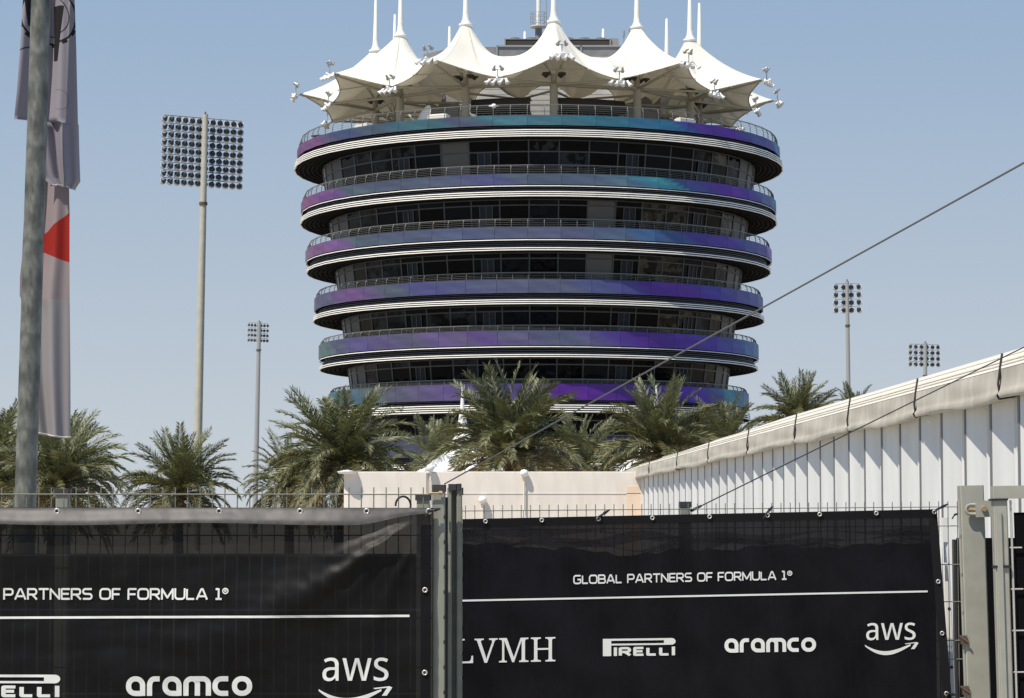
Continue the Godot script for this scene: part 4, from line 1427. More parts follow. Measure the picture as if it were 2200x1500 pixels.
func build_fences():
	# left, nearer panel
	var f := thing("mesh_fence", "nearer wire mesh fence panel carrying the left banner", "fence", Vector3(0, 0, -10.45), "wire mesh fence panels")
	mesh_panel(f, -2.2576, -0.3407, 0.05, 2.016, 0.0, [1.988, 1.823, 1.6914, 1.4918, 1.2941, 1.0964, 0.8986, 0.7009, 0.5031, 0.3054, 0.1077], 0.0026)
	var pa := begin()
	bevel_box(pa, Vector3(-0.2939, 1.002, 0.0), Vector3(0.0505, 2.003, 0.06), 0.004)
	put("post", pa, M["post_paint"], f)
	var ca := begin()
	bevel_box(ca, Vector3(-0.2939, 2.0123, 0.0), Vector3(0.0562, 0.028, 0.066), 0.004)
	put("post_cap", ca, M["cap"], f)
	var sl := begin()
	for k in 20:
		box(sl, Vector3(-0.2705, 1.7959 - 0.1 * (k - 1), 0.024), Vector3(0.008, 0.014, 0.014))
	put("slots", sl, M["black_plastic"], f)
	var tone_line := begin()  # dark filler added for the shade in the gap between the posts
	box(tone_line, Vector3(-0.2668, 0.988, -0.02), Vector3(0.016, 1.9769, 0.03))
	put("gap_shade", tone_line, M["black_plastic"], f)
	# channel post with a deep groove
	var pb := thing("channel_post", "grooved green grey post between the two banners", "post", Vector3(-0.2317, 0, -10.6))
	for a in [[-0.0225, 0.019], [0.017, 0.022]]:
		var s := begin()
		bevel_box(s, Vector3(a[0], 1.008, 0.03), Vector3(a[1], 2.0165, 0.05), 0.004)
		put("flange", s, M["post_paint"], pb)
	var web := begin()
	box(web, Vector3(-0.003, 1.008, -0.012), Vector3(0.058, 2.0165, 0.03))
	put("web", web, M["post_paint"], pb)
	var pcap := begin()
	bevel_box(pcap, Vector3(-0.0105, 2.0184, 0.02), Vector3(0.034, 0.026, 0.085), 0.003)
	bevel_box(pcap, Vector3(0.016, 2.0184, 0.02), Vector3(0.018, 0.028, 0.09), 0.003)
	put("post_cap", pcap, M["cap"], pb)
	var cl := begin()
	for k in 20:
		box(cl, Vector3(0.0285, 1.7951 - 0.1 * (k - 1), 0.048), Vector3(0.004, 0.082, 0.012))
	put("edge_clips", cl, M["post_paint"], pb)
	var drip := begin()
	box(drip, Vector3(0.03, 2.0014, 0.03), Vector3(0.006, 0.03, 0.03))
	put("rust_tab", drip, M["rust"], pb)
	var lt := begin()
	tube(lt, Vector3(-0.336, 1.9914, -10.405), Vector3(-0.2837, 1.9932, -10.405), 0.004, 0.004, 6)
	tube(lt, Vector3(-0.2931, 1.9932, -10.405), Vector3(-0.28, 1.9932, -10.405), 0.008, 0.008, 8)
	var bolt := put("fence_bolt", lt, M["bolt"], self)
	tag(bolt, "small brassy bolt through the top of the left fence post", "bolt")
	var hoop := begin()
	var arc := []
	for k in 13:
		var a := PI * 1.15 * k / 12.0 - 0.1
		arc.append(Vector3(-0.438 - 0.030 * cos(a), 1.9433 + 0.036 * sin(a), -10.43 + 0.012 * cos(a)))
	path_tube(hoop, arc, 0.0045, 6)
	tag(put("cable_loop", hoop, M["black_plastic"], self), "black cable loop standing above the left banner near the post", "cable")
	# second line of posts a little behind the left panel
	var behind := [[-0.4243, 12.4, 1.9917, "shorter capped post just left of the main left fence post"], [-2.148, 12.4, 2.0182, "capped grey post behind the left banner beside the flagpole"]]
	for a in behind:
		var p := thing("rear_post", a[3], "post", Vector3(a[0], 0, -a[1]), "posts behind the left fence panel")
		var s := begin()
		bevel_box(s, Vector3(0, a[2] * 0.5, 0), Vector3(0.062, a[2], 0.06), 0.005)
		put("shaft", s, M["post_paint"], p)
		var s2 := begin()
		bevel_box(s2, Vector3(0, a[2] + 0.008, 0), Vector3(0.076, 0.03, 0.075), 0.005)
		put("post_cap", s2, M["cap"], p)
	# right, farther panel
	var g := thing("mesh_fence", "farther wire mesh fence panel carrying the right banner", "fence", Vector3(0, 0, -13.97), "wire mesh fence panels")
	mesh_panel(g, -0.2503, 2.4075, 0.05, 1.9747, 0.0085, [1.9448, 1.8425, 1.6355, 1.436, 1.229, 1.1293, 0.9223, 0.7228, 0.5233, 0.3238, 0.1243], 0.0026)
	var gp := begin()
	bevel_box(gp, Vector3(0.9396, 0.989, -0.10), Vector3(0.055, 1.9784, 0.06), 0.004)
	put("post", gp, M["post_paint"], g)
	var gc := begin()
	bevel_box(gc, Vector3(0.9396, 1.9809, -0.10), Vector3(0.066, 0.03, 0.07), 0.004)
	put("post_cap", gc, M["cap"], g)
	# dark second cloth hung lower behind the right panel, with a wavy top
	var sc := thing("inner_scrim", "second black cloth with a wavy top edge behind the right banner", "cloth", Vector3(0, 0, -14.04))
	var cs := begin()
	cs.set_smooth_group(1)
	var prev := Vector3.ZERO
	for k in 81:
		var x := lerpf(-0.2892, 2.2888, k / 80.0)
		var u := k / 80.0
		var h := 1.7447 + 0.020 * sin(u * 13.0 + 0.5) + 0.010 * sin(u * 31.0) + 0.006 * sin(u * 83.0 + 1.0) + 0.004 * sin(u * 147.0) + 0.05 * smoothstep(0.55, 0.8, u) - 0.02 * smoothstep(0.2, 0.5, u)
		var p := Vector3(x, h, 0.012 * sin(u * 40.0))
		if k:
			quad(cs, Vector3(prev.x, 0.1, prev.z), prev, p, Vector3(p.x, 0.1, p.z))
		prev = p
	put("cloth", cs, M["black_cloth"], sc)
	# loose sheer folds of the same cloth bunched along its top
	var sheer := mat("sheer_cloth", Color(0.010, 0.010, 0.012), 0.9)
	sheer.metallic_specular = 0.15
	sheer.transparency = BaseMaterial3D.TRANSPARENCY_ALPHA
	sheer.albedo_color.a = 0.55
	for layer in 3:
		var fs := begin()
		fs.set_smooth_group(1)
		var last := []
		for k in 91:
			var u := k / 90.0
			var x := lerpf(-0.2892, 2.2888, u)
			var mid := 1.8149 - 0.028 * layer + 0.022 * sin(u * (9.0 + 4.0 * layer) + layer * 2.2) + 0.010 * sin(u * (27.0 + 7.0 * layer) + layer)
			var half := 0.016 + 0.014 * sin(u * (14.0 + 5.0 * layer) + 1.3 * layer)
			var z := 0.010 + 0.012 * layer + 0.006 * sin(u * 60.0 + layer)
			var now := [Vector3(x, mid - half, z), Vector3(x, mid + half, z)]
			if k:
				quad(fs, last[0], last[1], now[1], now[0])
			last = now
		put("sheer_fold", fs, sheer, sc)

# ---------------------------------------------------------------- printed banners

# drawing units of the banners: one unit is a few millimetres, origin at the left end of the horizon line
const LK := 0.0018631
const RK := 0.00249

func hem_foot(x: float) -> float:
	return lerpf(1126.0, 1106.0, smoothstep(760.0, 905.0, x)) + 2.5 * sin(x * 0.011)

func left_pt(x: float, y: float) -> Vector3:
	var dx := 926.0 - x
	var dy := y - 1096.0
	var z := 0.0
	if dx > 0 and dy > 0:
		var a := rad_to_deg(atan2(dy, dx))
		var r := sqrt(dx * dx + dy * dy)
		var near := smoothstep(14.0, 130.0, r)
		var wob := 3.0 * grain.get_noise_2d(r * 0.6, 7.0)
		# creases fan out from the corner eyelet: bearing below the hem, width, height, length
		for c in [[18.0, 3.0, 0.010, 150.0], [27.0, 3.2, 0.030, 330.0], [36.0, 4.2, 0.062, 560.0], [46.0, 3.4, 0.036, 300.0], [55.0, 3.0, 0.022, 180.0], [64.0, 3.8, 0.022, 280.0]]:
			z += c[2] * exp(-pow((a - c[0] + r * 0.008 + wob) / (c[1] + r * 0.006), 2)) * near * exp(-r / c[3])
	z += 0.006 * grain.get_noise_2d(x * 0.35, y * 0.35) + 0.005 * grain.get_noise_2d(x * 0.12 + 500, y * 0.5)
	# the doubled top hem leans back and bellies out at its foot
	var foot := hem_foot(x)
	var hemmed := 1.0 - smoothstep(foot, foot + 12.0, y)
	z += hemmed * 0.034 * smoothstep(1090.0, foot - 3.0, y) * (1.0 - smoothstep(700.0, 905.0, x) * 0.85)
	return Vector3((x - 1100.0) * LK, 1.85 - (y - 1136.0) * LK * 0.9965, -10.40 + z)

func right_pt(x: float, y: float) -> Vector3:
	var z := 0.004 * grain.get_noise_2d(x * 0.3 + 90, y * 0.3) + 0.006 * grain.get_noise_2d(x * 0.1, y * 0.15 + 40)
	z += 0.008 * (1.0 - smoothstep(1118.0, 1130.0, y + (x - 1000.0) * 0.02))
	return Vector3((x - 1100.0) * RK, 1.85 - (y - 1136.0) * RK * 0.9965, -13.90 + z)

func banner_texture(w: int, h: int, step: float, first: float, rows: Array, x0: float, y0: float, sx: float, sy: float, base: Color, mark: float) -> ImageTexture:
	# black mesh cloth with dust, and pale lines painted for sunlit wires showing through
	var im := Image.create(w, h, false, Image.FORMAT_RGB8)
	var n := FastNoiseLite.new()
	n.seed = 12
	n.frequency = 0.008
	n.fractal_octaves = 4
	var rng := RandomNumberGenerator.new()
	rng.seed = 8
	for y in h:
		for x in w:
			var px := x0 + sx * x / w
			var py := y0 + sy * y / h
			var v := 1.0 + 0.55 * n.get_noise_2d(x, y) + rng.randf_range(-0.22, 0.22)
			var near := absf(fposmod(px - first + step * 0.5, step) - step * 0.5)
			var tone_line := 0.0
			if near < 1.2:
				tone_line = maxf(0.0, 0.55 + 0.9 * n.get_noise_2d(px * 0.6 + 300, py * 0.8))
			for r in rows:
				if absf(py - r) < 1.1:
					tone_line = maxf(tone_line, 0.7)
			v += tone_line * mark
			im.set_pixel(x, y, Color(base.r * v, base.g * v, base.b * v).linear_to_srgb())
	return ImageTexture.create_from_image(im)

func banner_mesh(at: Callable, x0: float, x1a: float, x1b: float, y0a: float, y0b: float, y1: float, cols: int, rows: int) -> SurfaceTool:
	var st := begin()
	st.set_smooth_group(1)
	var grid := []
	for c in cols + 1:
		var s := float(c) / cols
		var line := []
		for r in rows + 1:
			var t := pow(float(r) / rows, 1.15)
			var y := lerpf(lerpf(y0a, y0b, s), y1, t)
			var x := lerpf(x0, lerpf(x1a, x1b, t), s)
			line.append([at.call(x, y), Vector2(s, t)])
		grid.append(line)
	for c in cols:
		for r in rows:
			for q in [grid[c][r], grid[c + 1][r], grid[c + 1][r + 1], grid[c][r], grid[c + 1][r + 1], grid[c][r + 1]]:
				st.set_uv(q[1])
				st.add_vertex(q[0])
	return st

func eyelet(at: Vector3, r: float, parent: Node3D):
	var st := begin()
	var prof := [Vector2(r * 0.48, 0.0), Vector2(r * 0.55, r * 0.22), Vector2(r * 0.78, r * 0.30), Vector2(r, r * 0.10), Vector2(r, 0.0)]
	for k in 16:
		var t0 := TAU * k / 16
		var t1 := TAU * (k + 1) / 16
		for i in prof.size() - 1:
			var p: Vector2 = prof[i]
			var q: Vector2 = prof[i + 1]
			st.set_smooth_group(1)
			quad(st, Vector3(cos(t0) * p.x, sin(t0) * p.x, p.y), Vector3(cos(t1) * p.x, sin(t1) * p.x, p.y), Vector3(cos(t1) * q.x, sin(t1) * q.x, q.y), Vector3(cos(t0) * q.x, sin(t0) * q.x, q.y))
	var o := put("eyelet", st, M["steel_bright"], parent)
	o.position = at
	var hole := begin()
	flat(hole)
	for k in 12:
		var t0 := TAU * k / 12
		var t1 := TAU * (k + 1) / 12
		tri(hole, Vector3(0, 0, 0.0015), Vector3(cos(t1) * r * 0.5, sin(t1) * r * 0.5, 0.0015), Vector3(cos(t0) * r * 0.5, sin(t0) * r * 0.5, 0.0015))
	put("hole", hole, M["black_plastic"], o)

# letters drawn as strokes: [corner radius, closed, x, y, x, y ...] in a box one unit high
const GLYPHS := {
	"I": [0.0, [[0.0, 0, 0, -0.14, 0, 1.14]]],
	"G": [1.05, [[0.3, 0, 1.03, 1, 0, 1, 0, 0, 1.03, 0, 1.03, 0.5], [0.0, 0, 0.55, 0.5, 1.11, 0.5]]],
	"L": [0.82, [[0.06, 0, 0, 1, 0, 0, 0.82, 0]]],
	"O": [1.12, [[0.33, 1, 0, 0, 0, 1, 1.12, 1, 1.12, 0]]],
	"B": [1.0, [[0.0, 0, 0, -0.08, 0, 1.08], [0.22, 0, 0, 1, 0.94, 1, 0.94, 0.52, 0, 0.52], [0.22, 0, 0.5, 0.52, 1.0, 0.52, 1.0, 0, 0, 0]]],
	"A": [1.16, [[0.06, 0, 0, -0.07, 0.5, 1, 0.66, 1, 1.16, -0.07], [0.0, 0, 0.2, 0.27, 0.96, 0.27]]],
	"P": [0.95, [[0.0, 0, 0, -0.08, 0, 1.08], [0.26, 0, 0, 1, 0.95, 1, 0.95, 0.42, 0, 0.42]]],
	"R": [1.0, [[0.0, 0, 0, -0.08, 0, 1.08], [0.26, 0, 0, 1, 0.95, 1, 0.95, 0.44, 0, 0.44], [0.0, 0, 0.5, 0.42, 1.02, -0.06]]],
	"T": [1.0, [[0.0, 0, -0.05, 1, 1.05, 1], [0.0, 0, 0.5, 0.95, 0.5, -0.08]]],
	"N": [0.98, [[0.02, 0, 0, -0.08, 0, 1.0, 0.98, 0.0, 0.98, 1.08]]],
	"E": [0.85, [[0.06, 0, 0.9, 1, 0, 1, 0, 0, 0.9, 0], [0.0, 0, 0.0, 0.51, 0.8, 0.51]]],
	"S": [0.95, [[0.24, 0, 0.95, 1, 0, 1, 0, 0.52, 0.95, 0.48, 0.95, 0, -0.02, 0]]],
	"F": [0.82, [[0.06, 0, 0, -0.08, 0, 1, 0.88, 1], [0.0, 0, 0, 0.47, 0.78, 0.47]]],
	"M": [1.22, [[0.03, 0, 0, -0.08, 0, 1.0, 0.61, 0.12, 1.22, 1.0, 1.22, -0.08]]],
	"U": [1.06, [[0.32, 0, 0, 1.08, 0, 0, 1.06, 0, 1.06, 1.08]]],
	"1": [0.62, [[0.02, 0, 0.0, 1, 0.34, 1, 0.34, 0.0], [0.0, 0, 0.0, 0, 0.68, 0]]],
	"a": [0.78, [[0.36, 0, 0.76, -0.13, 0.76, 0.80, 0.0, 0.80, 0.0, 0.0, 0.76, 0.0]]],
	"r": [0.48, [[0.36, 0, 0.0, -0.13, 0.0, 0.80, 0.55, 0.80]]],
	"m": [1.22, [[0.30, 0, 0.0, -0.13, 0.0, 0.80, 0.62, 0.80, 0.62, -0.13], [0.30, 0, 0.45, 0.80, 1.22, 0.80, 1.22, -0.13]]],
	"c": [0.70, [[0.36, 0, 0.72, 0.80, 0.0, 0.80, 0.0, 0.0, 0.72, 0.0]]],
	"o": [0.82, [[0.38, 1, 0.0, 0.0, 0.0, 0.80, 0.82, 0.80, 0.82, 0.0]]],
}

func rounded(pts: Array, r: float, closed: bool) -> Array:
	if r < 0.01:
		return pts
	var out := []
	var n := pts.size()
	for k in n:
		var p: Vector2 = pts[k]
		if not closed and (k == 0 or k == n - 1):
			out.append(p)
			continue
		var a: Vector2 = pts[(k - 1 + n) % n]
		var b: Vector2 = pts[(k + 1) % n]
		var ra := minf(r, a.distance_to(p) * 0.499)
		var rb := minf(r, b.distance_to(p) * 0.499)
		var q := p + (a - p).normalized() * ra
		var w := p + (b - p).normalized() * rb
		for i in 8:
			var t := i / 7.0
			out.append(q.bezier_interpolate(q.lerp(p, 0.5523), w.lerp(p, 0.5523), w, t))
	return out

func stroke(st: SurfaceTool, pts: Array, half: float, closed: bool, at: Callable):
	# a flat ribbon with mitred joints; "at" puts a drawing point onto the cloth
	var n := pts.size()
	var lefts := []
	var rights := []
	for k in n:
		var p: Vector2 = pts[k]
		var a: Vector2 = pts[(k - 1 + n) % n] if closed or k > 0 else p
		var b: Vector2 = pts[(k + 1) % n] if closed or k < n - 1 else p
		var d0 := (p - a).normalized() if a.distance_to(p) > 1e-6 else (b - p).normalized()
		var d1 := (b - p).normalized() if b.distance_to(p) > 1e-6 else d0
		var m := Vector2(-(d0.y + d1.y), d0.x + d1.x)
		if m.length() < 1e-4:
			m = Vector2(-d0.y, d0.x)
		m = m.normalized()
		var w := half / maxf(m.dot(Vector2(-d0.y, d0.x)), 0.42)
		lefts.append(p + m * w)
		rights.append(p - m * w)
	for k in (n if closed else n - 1):
		var j := (k + 1) % n
		quad(st, at.call(lefts[k]), at.call(lefts[j]), at.call(rights[j]), at.call(rights[k]))

func words(text: String, x0: float, x1: float, base: float, cap: float, half: float, gap: float, slope: float, surf: Callable, parent: Node3D, called: String):
	var total := -gap
	for ch in text:
		total += (0.42 if ch == " " else float(GLYPHS[ch][0])) + gap
	var kx := (x1 - x0) / total
	var st := begin()
	flat(st)
	var x := 0.0
	var lift := 0
	for ch in text:
		if ch == " ":
			x += 0.42 + gap
			continue
		for s in GLYPHS[ch][1]:
			var pts := []
			for k in range(2, s.size(), 2):
				pts.append(Vector2(s[k], s[k + 1]))
			var pos := x
			lift += 1
			var up := 0.003 + 0.0004 * (lift % 3)
			stroke(st, rounded(pts, s[0], s[1] == 1), half, s[1] == 1, func(p: Vector2):
				var px := x0 + (pos + p.x) * kx
				var v: Vector3 = surf.call(px, base - p.y * cap + (px - x0) * slope)
				return v + Vector3(0, 0, up))
		x += float(GLYPHS[ch][0]) + gap
	put(called, st, M["print_white"], parent)

func typeset(text: String, font_name: String, weight: int, x0: float, x1: float, base: float, height: float, slope: float, surf: Callable, parent: Node3D, called: String):
	var f := SystemFont.new()
	f.font_names = PackedStringArray([font_name])
	f.font_weight = weight
	var tm := TextMesh.new()
	tm.text = text
	tm.font = f
	tm.font_size = 96
	tm.pixel_size = 0.01
	tm.depth = 0.0
	tm.curve_step = 1.0
	var arr := tm.get_mesh_arrays()
	var v: PackedVector3Array = arr[Mesh.ARRAY_VERTEX]
	var idx: PackedInt32Array = arr[Mesh.ARRAY_INDEX]
	var lo := v[0]
	var hi := v[0]
	for p in v:
		lo = Vector3(minf(lo.x, p.x), minf(lo.y, p.y), 0)
		hi = Vector3(maxf(hi.x, p.x), maxf(hi.y, p.y), 0)
	var st := begin()
	flat(st)
	for k in idx:
		var p := v[k]
		var px := lerpf(x0, x1, (p.x - lo.x) / (hi.x - lo.x))
		var py := base - height * (p.y - lo.y) / (hi.y - lo.y) + (px - x0) * slope
		st.add_vertex(surf.call(px, py) + Vector3(0, 0, 0.003))
	put(called, st, M["print_white"], parent)

func tyre_logo(x0: float, x1: float, y0: float, y1: float, slope: float, surf: Callable, parent: Node3D):
	# a P whose bowl is drawn out over the other letters
	var w := x1 - x0
	var h := y1 - y0
	var st := begin()
	flat(st)
	var at := func(u: float, v: float, up: float) -> Vector3:
		return surf.call(x0 + u * w, y0 + v * h + u * w * slope) + Vector3(0, 0, 0.003 + up)
	for r in [[0.0, 0.115, 0.0, 1.0], [0.115, 0.84, 0.0, 0.115], [0.115, 0.84, 0.285, 0.385]]:
		var n := 10
		for k in n:
			var u0 := lerpf(r[0], r[1], float(k) / n)
			var u1 := lerpf(r[0], r[1], float(k + 1) / n)
			quad(st, at.call(u0, r[2], 0.0), at.call(u1, r[2], 0.0), at.call(u1, r[3], 0.0), at.call(u0, r[3], 0.0))
	var n2 := 12
	for k in n2:
		var a0 := -PI / 2 + PI * k / n2
		var a1 := -PI / 2 + PI * (k + 1) / n2
		quad(st, at.call(0.84, 0.1925 + 0.1925 * sin(a0), 0.0), at.call(0.945 + 0.055 * cos(a0), 0.1925 + 0.1925 * sin(a0), 0.0), at.call(0.945 + 0.055 * cos(a1), 0.1925 + 0.1925 * sin(a1), 0.0), at.call(0.84, 0.1925 + 0.1925 * sin(a1), 0.0))
	put("tyre_logo_bar", st, M["print_white"], parent)
	words("IRELLI", x0 + w * 0.172, x1 - w * 0.03, y1 - h * 0.06 + w * 0.15 * slope, h * 0.39, 0.17, 0.52, slope, surf, parent, "tyre_logo_letters")

func smile(x0: float, x1: float, y0: float, drop: float, slope: float, surf: Callable, parent: Node3D):
	var st := begin()
	flat(st)
	var w := x1 - x0
	var n := 26
	var at := func(u: float, v: float, up: float) -> Vector3:
		return surf.call(x0 + u * w, y0 + v * drop + u * w * slope) + Vector3(0, 0, 0.003 + up)
	for k in n:
		var row := []
		for t: float in [float(k) / n, float(k + 1) / n]:
			var x := 0.86 * t
			var mid := 0.12 + 0.72 * sin(PI * pow(t, 0.92)) * (1.0 - 0.12 * t)
			var half := 0.04 + 0.13 * pow(sin(PI * clampf(t * 0.94 + 0.02, 0, 1)), 0.8)
			row.append([x, mid - half, mid + half])
		quad(st, at.call(row[0][0], row[0][1], 0.0), at.call(row[1][0], row[1][1], 0.0), at.call(row[1][0], row[1][2], 0.0), at.call(row[0][0], row[0][2], 0.0))
	var pts := [Vector2(0.76, -0.02), Vector2(0.955, -0.10), Vector2(0.975, -0.06), Vector2(0.90, 0.44)]
	stroke(st, pts, 0.034, false, func(p: Vector2): return at.call(p.x, p.y + (0.03 if p.x > 0.9 else 0.05), 0.0006))
	put("smile_arrow", st, M["print_white"], parent)

func rule(x0: float, y0: float, x1: float, y1: float, thick: float, surf: Callable, parent: Node3D):
	var st := begin()
	flat(st)
	var n := 60
	for k in n:
		var a := lerpf(x0, x1, float(k) / n)
		var b := lerpf(x0, x1, float(k + 1) / n)
		var ya := lerpf(y0, y1, float(k) / n)
		var yb := lerpf(y0, y1, float(k + 1) / n)
		var up := Vector3(0, 0, 0.003)
		quad(st, surf.call(a, ya - thick * 0.5) + up, surf.call(b, yb - thick * 0.5) + up, surf.call(b, yb + thick * 0.5) + up, surf.call(a, ya + thick * 0.5) + up)
	put("rule_line", st, M["print_white"], parent)

func registered(x: float, y: float, r: float, surf: Callable, parent: Node3D):
	var st := begin()
	flat(st)
	var pts := []
	for k in 16:
		pts.append(Vector2(cos(TAU * k / 16), sin(TAU * k / 16)))
	var at := func(p: Vector2) -> Vector3:
		return surf.call(x + p.x * r, y - p.y * r) + Vector3(0, 0, 0.003)
	stroke(st, pts, 0.2, true, at)
	stroke(st, [Vector2(-0.25, -0.5), Vector2(-0.25, 0.5), Vector2(0.3, 0.45), Vector2(0.3, 0.05), Vector2(-0.2, 0.0)], 0.12, false, at)
	stroke(st, [Vector2(0.0, 0.0), Vector2(0.4, -0.5)], 0.12, false, at)
	put("registered_mark", st, M["print_white"], parent)

func tie(at: Vector3, to: Vector3, called_label: String):
	var st := begin()
	tube(st, at, at.lerp(to, 0.55), 0.006, 0.006, 6)
	tube(st, at.lerp(to, 0.5), to, 0.009, 0.004, 6)
	tube(st, at + Vector3(0.006, 0.008, 0.004), at + Vector3(-0.012, -0.02, 0.006), 0.004, 0.004, 5)
	var o := put("cable_tie", st, M["black_plastic"], self)
	tag(o, called_label, "cable tie", "black ties holding the banners")

func build_banners():
	grain = FastNoiseLite.new()
	grain.seed = 4
	grain.frequency = 0.02
	grain.fractal_octaves = 3
	# left banner
	var lb := thing("left_banner", "nearer black mesh banner with wrinkles, on the left fence panel", "banner", Vector3.ZERO, "black sponsor banners")
	var lm := mat("left_banner_cloth", Color.WHITE, 0.5)
	lm.albedo_texture = banner_texture(1100, 420, 26.6, -105.98, [1151.0, 1221.0, 1328.0], -330.0, 1090.0, 1257.0, 460.0, Color(0.0045, 0.0045, 0.0049), 2.4)
	lm.metallic_specular = 0.3
	lm.transparency = BaseMaterial3D.TRANSPARENCY_ALPHA
	lm.albedo_color = Color(1, 1, 1, 0.955)
	put("cloth", banner_mesh(left_pt, -330, 931, 930, 1090, 1091, 1860, 240, 130), lm, lb)
	var hem_m := mottled("hem_cloth", Color(0.062, 0.057, 0.057), Color(0.115, 0.107, 0.104), 3.0, 0.55, 0.0, 0.03, 17)  # paler than the cloth: dust, and sun sheen put into the colour
	hem_m.rim_enabled = false
	put("top_hem", banner_mesh(func(x, y): return left_pt(x, 1091.0 + (y - 1091.0) * (hem_foot(x) - 1091.0) / 35.0) + Vector3(0, 0, 0.0015), -330, 924, 924, 1091, 1091, 1126, 220, 14), hem_m, lb)
	var side_m := mat("side_hem", Color(0.009, 0.009, 0.011), 0.5)
	side_m.metallic_specular = 0.2
	put("side_hem", banner_mesh(func(x, y): return left_pt(x, y) + Vector3(0, 0, 0.0012), 904, 926, 925, 1128, 1128, 1855, 4, 60), side_m, lb)
	for x in [-227.0, -53.0, 121.0, 296.0, 470.0, 644.0, 787.0, 921.0]:
		eyelet(left_pt(x, 1098.5) + Vector3(0, 0, 0.004), 0.0125, lb)
	for y in [1268.0, 1445.0, 1620.0]:
		eyelet(left_pt(913, y) + Vector3(0, 0, 0.004), 0.0115, lb)
	words("GLOBAL PARTNERS OF FORMULA 1", -150, 476, 1287, 21.0, 0.100, 0.27, 0.0, left_pt, lb, "heading_lettering")
	registered(485, 1270, 5.6, left_pt, lb)
	rule(-300, 1329, 880, 1323.5, 5.0, left_pt, lb)
	tyre_logo(-84, 133, 1449, 1497, 0.0, left_pt, lb)
	words("aramco", 280, 538, 1489, 39.0, 0.142, 0.36, 0.0, left_pt, lb, "oil_company_lettering")
	typeset("aws", "Droid Sans", 400, 694, 835, 1463, 50, 0.0, left_pt, lb, "cloud_company_lettering")
	smile(686, 842, 1478, 34, 0.0, left_pt, lb)
	# right banner
	var rb := thing("right_banner", "farther smooth black banner with four logos, on the right fence panel", "banner", Vector3.ZERO, "black sponsor banners")
	var rm := mat("right_banner_cloth", Color.WHITE, 0.5)
	rm.albedo_texture = banner_texture(1000, 420, 19.9, 999.98, [], 960.0, 1090.0, 1070.0, 460.0, Color(0.0085, 0.0080, 0.0105), 0.2)
	rm.metallic_specular = 0.2
	rm.transparency = BaseMaterial3D.TRANSPARENCY_ALPHA
	rm.albedo_color = Color(1, 1, 1, 0.978)
	put("cloth", banner_mesh(right_pt, 962, 2015, 2056, 1116, 1094, 1700, 160, 70), rm, rb)
	var rh := mat("right_hem", Color(0.016, 0.016, 0.018), 0.55)
	rh.metallic_specular = 0.2
	var hem := begin()
	hem.set_smooth_group(1)
	for k in 60:
		var a := lerpf(963, 2014, k / 60.0)
		var b := lerpf(963, 2014, (k + 1) / 60.0)
		var up := Vector3(0, 0, 0.002)
		var ya := 1116.0 - (a - 962.0) * 0.0209
		var yb := 1116.0 - (b - 962.0) * 0.0209
		quad(hem, right_pt(a, ya + 0.5) + up, right_pt(b, yb + 0.5) + up, right_pt(b, yb + 18) + up, right_pt(a, ya + 18) + up)
	put("top_hem", hem, rh, rb)
	var rs := begin()
	rs.set_smooth_group(1)
	for k in 40:
		var ya := lerpf(1112, 1690, k / 40.0)
		var yb := lerpf(1112, 1690, (k + 1) / 40.0)
		var xa := 2015.0 + (ya - 1094.0) * 0.0675
		var xb := 2015.0 + (yb - 1094.0) * 0.0675
		var up := Vector3(0, 0, 0.002)
		quad(rs, right_pt(xa - 19, ya) + up, right_pt(xa - 0.5, ya) + up, right_pt(xb - 0.5, yb) + up, right_pt(xb - 19, yb) + up)
	put("side_hem", rs, rh, rb)
	var xs := [1043.0, 1164.0, 1286.0, 1402.0, 1525.0, 1650.0, 1762.0, 1884.0, 2009.0]
	for x in xs:
		eyelet(right_pt(x, 1122.0 - (x - 962.0) * 0.0209) + Vector3(0, 0, 0.005), 0.0125, rb)
	for a in [[2016.0, 1250.0], [2023.0, 1361.0], [2031.0, 1490.0]]:
		eyelet(right_pt(a[0], a[1]) + Vector3(0, 0, 0.005), 0.0125, rb)
	words("GLOBAL PARTNERS OF FORMULA 1", 1233, 1689, 1254, 16.5, 0.100, 0.27, -0.0205, right_pt, rb, "heading_lettering")
	registered(1697, 1232, 4.6, right_pt, rb)
	rule(963, 1291.5, 1993, 1271, 3.8, right_pt, rb)
	typeset("LVMH", "Droid Serif", 400, 977, 1193, 1425.5, 52, -0.022, right_pt, rb, "luxury_group_lettering")
	tyre_logo(1295, 1451, 1373, 1410, -0.013, right_pt, rb)
	words("aramco", 1560, 1748, 1398.5, 28.0, 0.142, 0.36, -0.012, right_pt, rb, "oil_company_lettering")
	typeset("aws", "Droid Sans", 400, 1860, 1966, 1376, 37, -0.010, right_pt, rb, "cloud_company_lettering")
	smile(1857, 1971, 1384, 25, -0.014, right_pt, rb)
	tie(right_pt(1285, 1112) + Vector3(0, 0, 0.01), right_pt(1311, 1095) + Vector3(0, 0, -0.03), "black tie on the right banner top edge below the cabin's right end")
	tie(right_pt(1645, 1106) + Vector3(0, 0, 0.01), right_pt(1662, 1088) + Vector3(0, 0, -0.03), "black tie on the right banner top edge under the hall wall")
	tie(right_pt(2012, 1096) + Vector3(0, 0, 0.01), right_pt(2040, 1083) + Vector3(0, 0, -0.03), "black tie at the right banner's top right corner")
	tie(right_pt(2052, 1107) + Vector3(0, 0, 0.0), right_pt(2072, 1098) + Vector3(0, 0, 0.02), "black tie between the right mesh panel and the gate post")
	tie(right_pt(2034, 1490) + Vector3(0, 0, 0.01), right_pt(2056, 1494) + Vector3(0, 0, -0.03), "black tie at the lowest eyelet on the right banner's side")
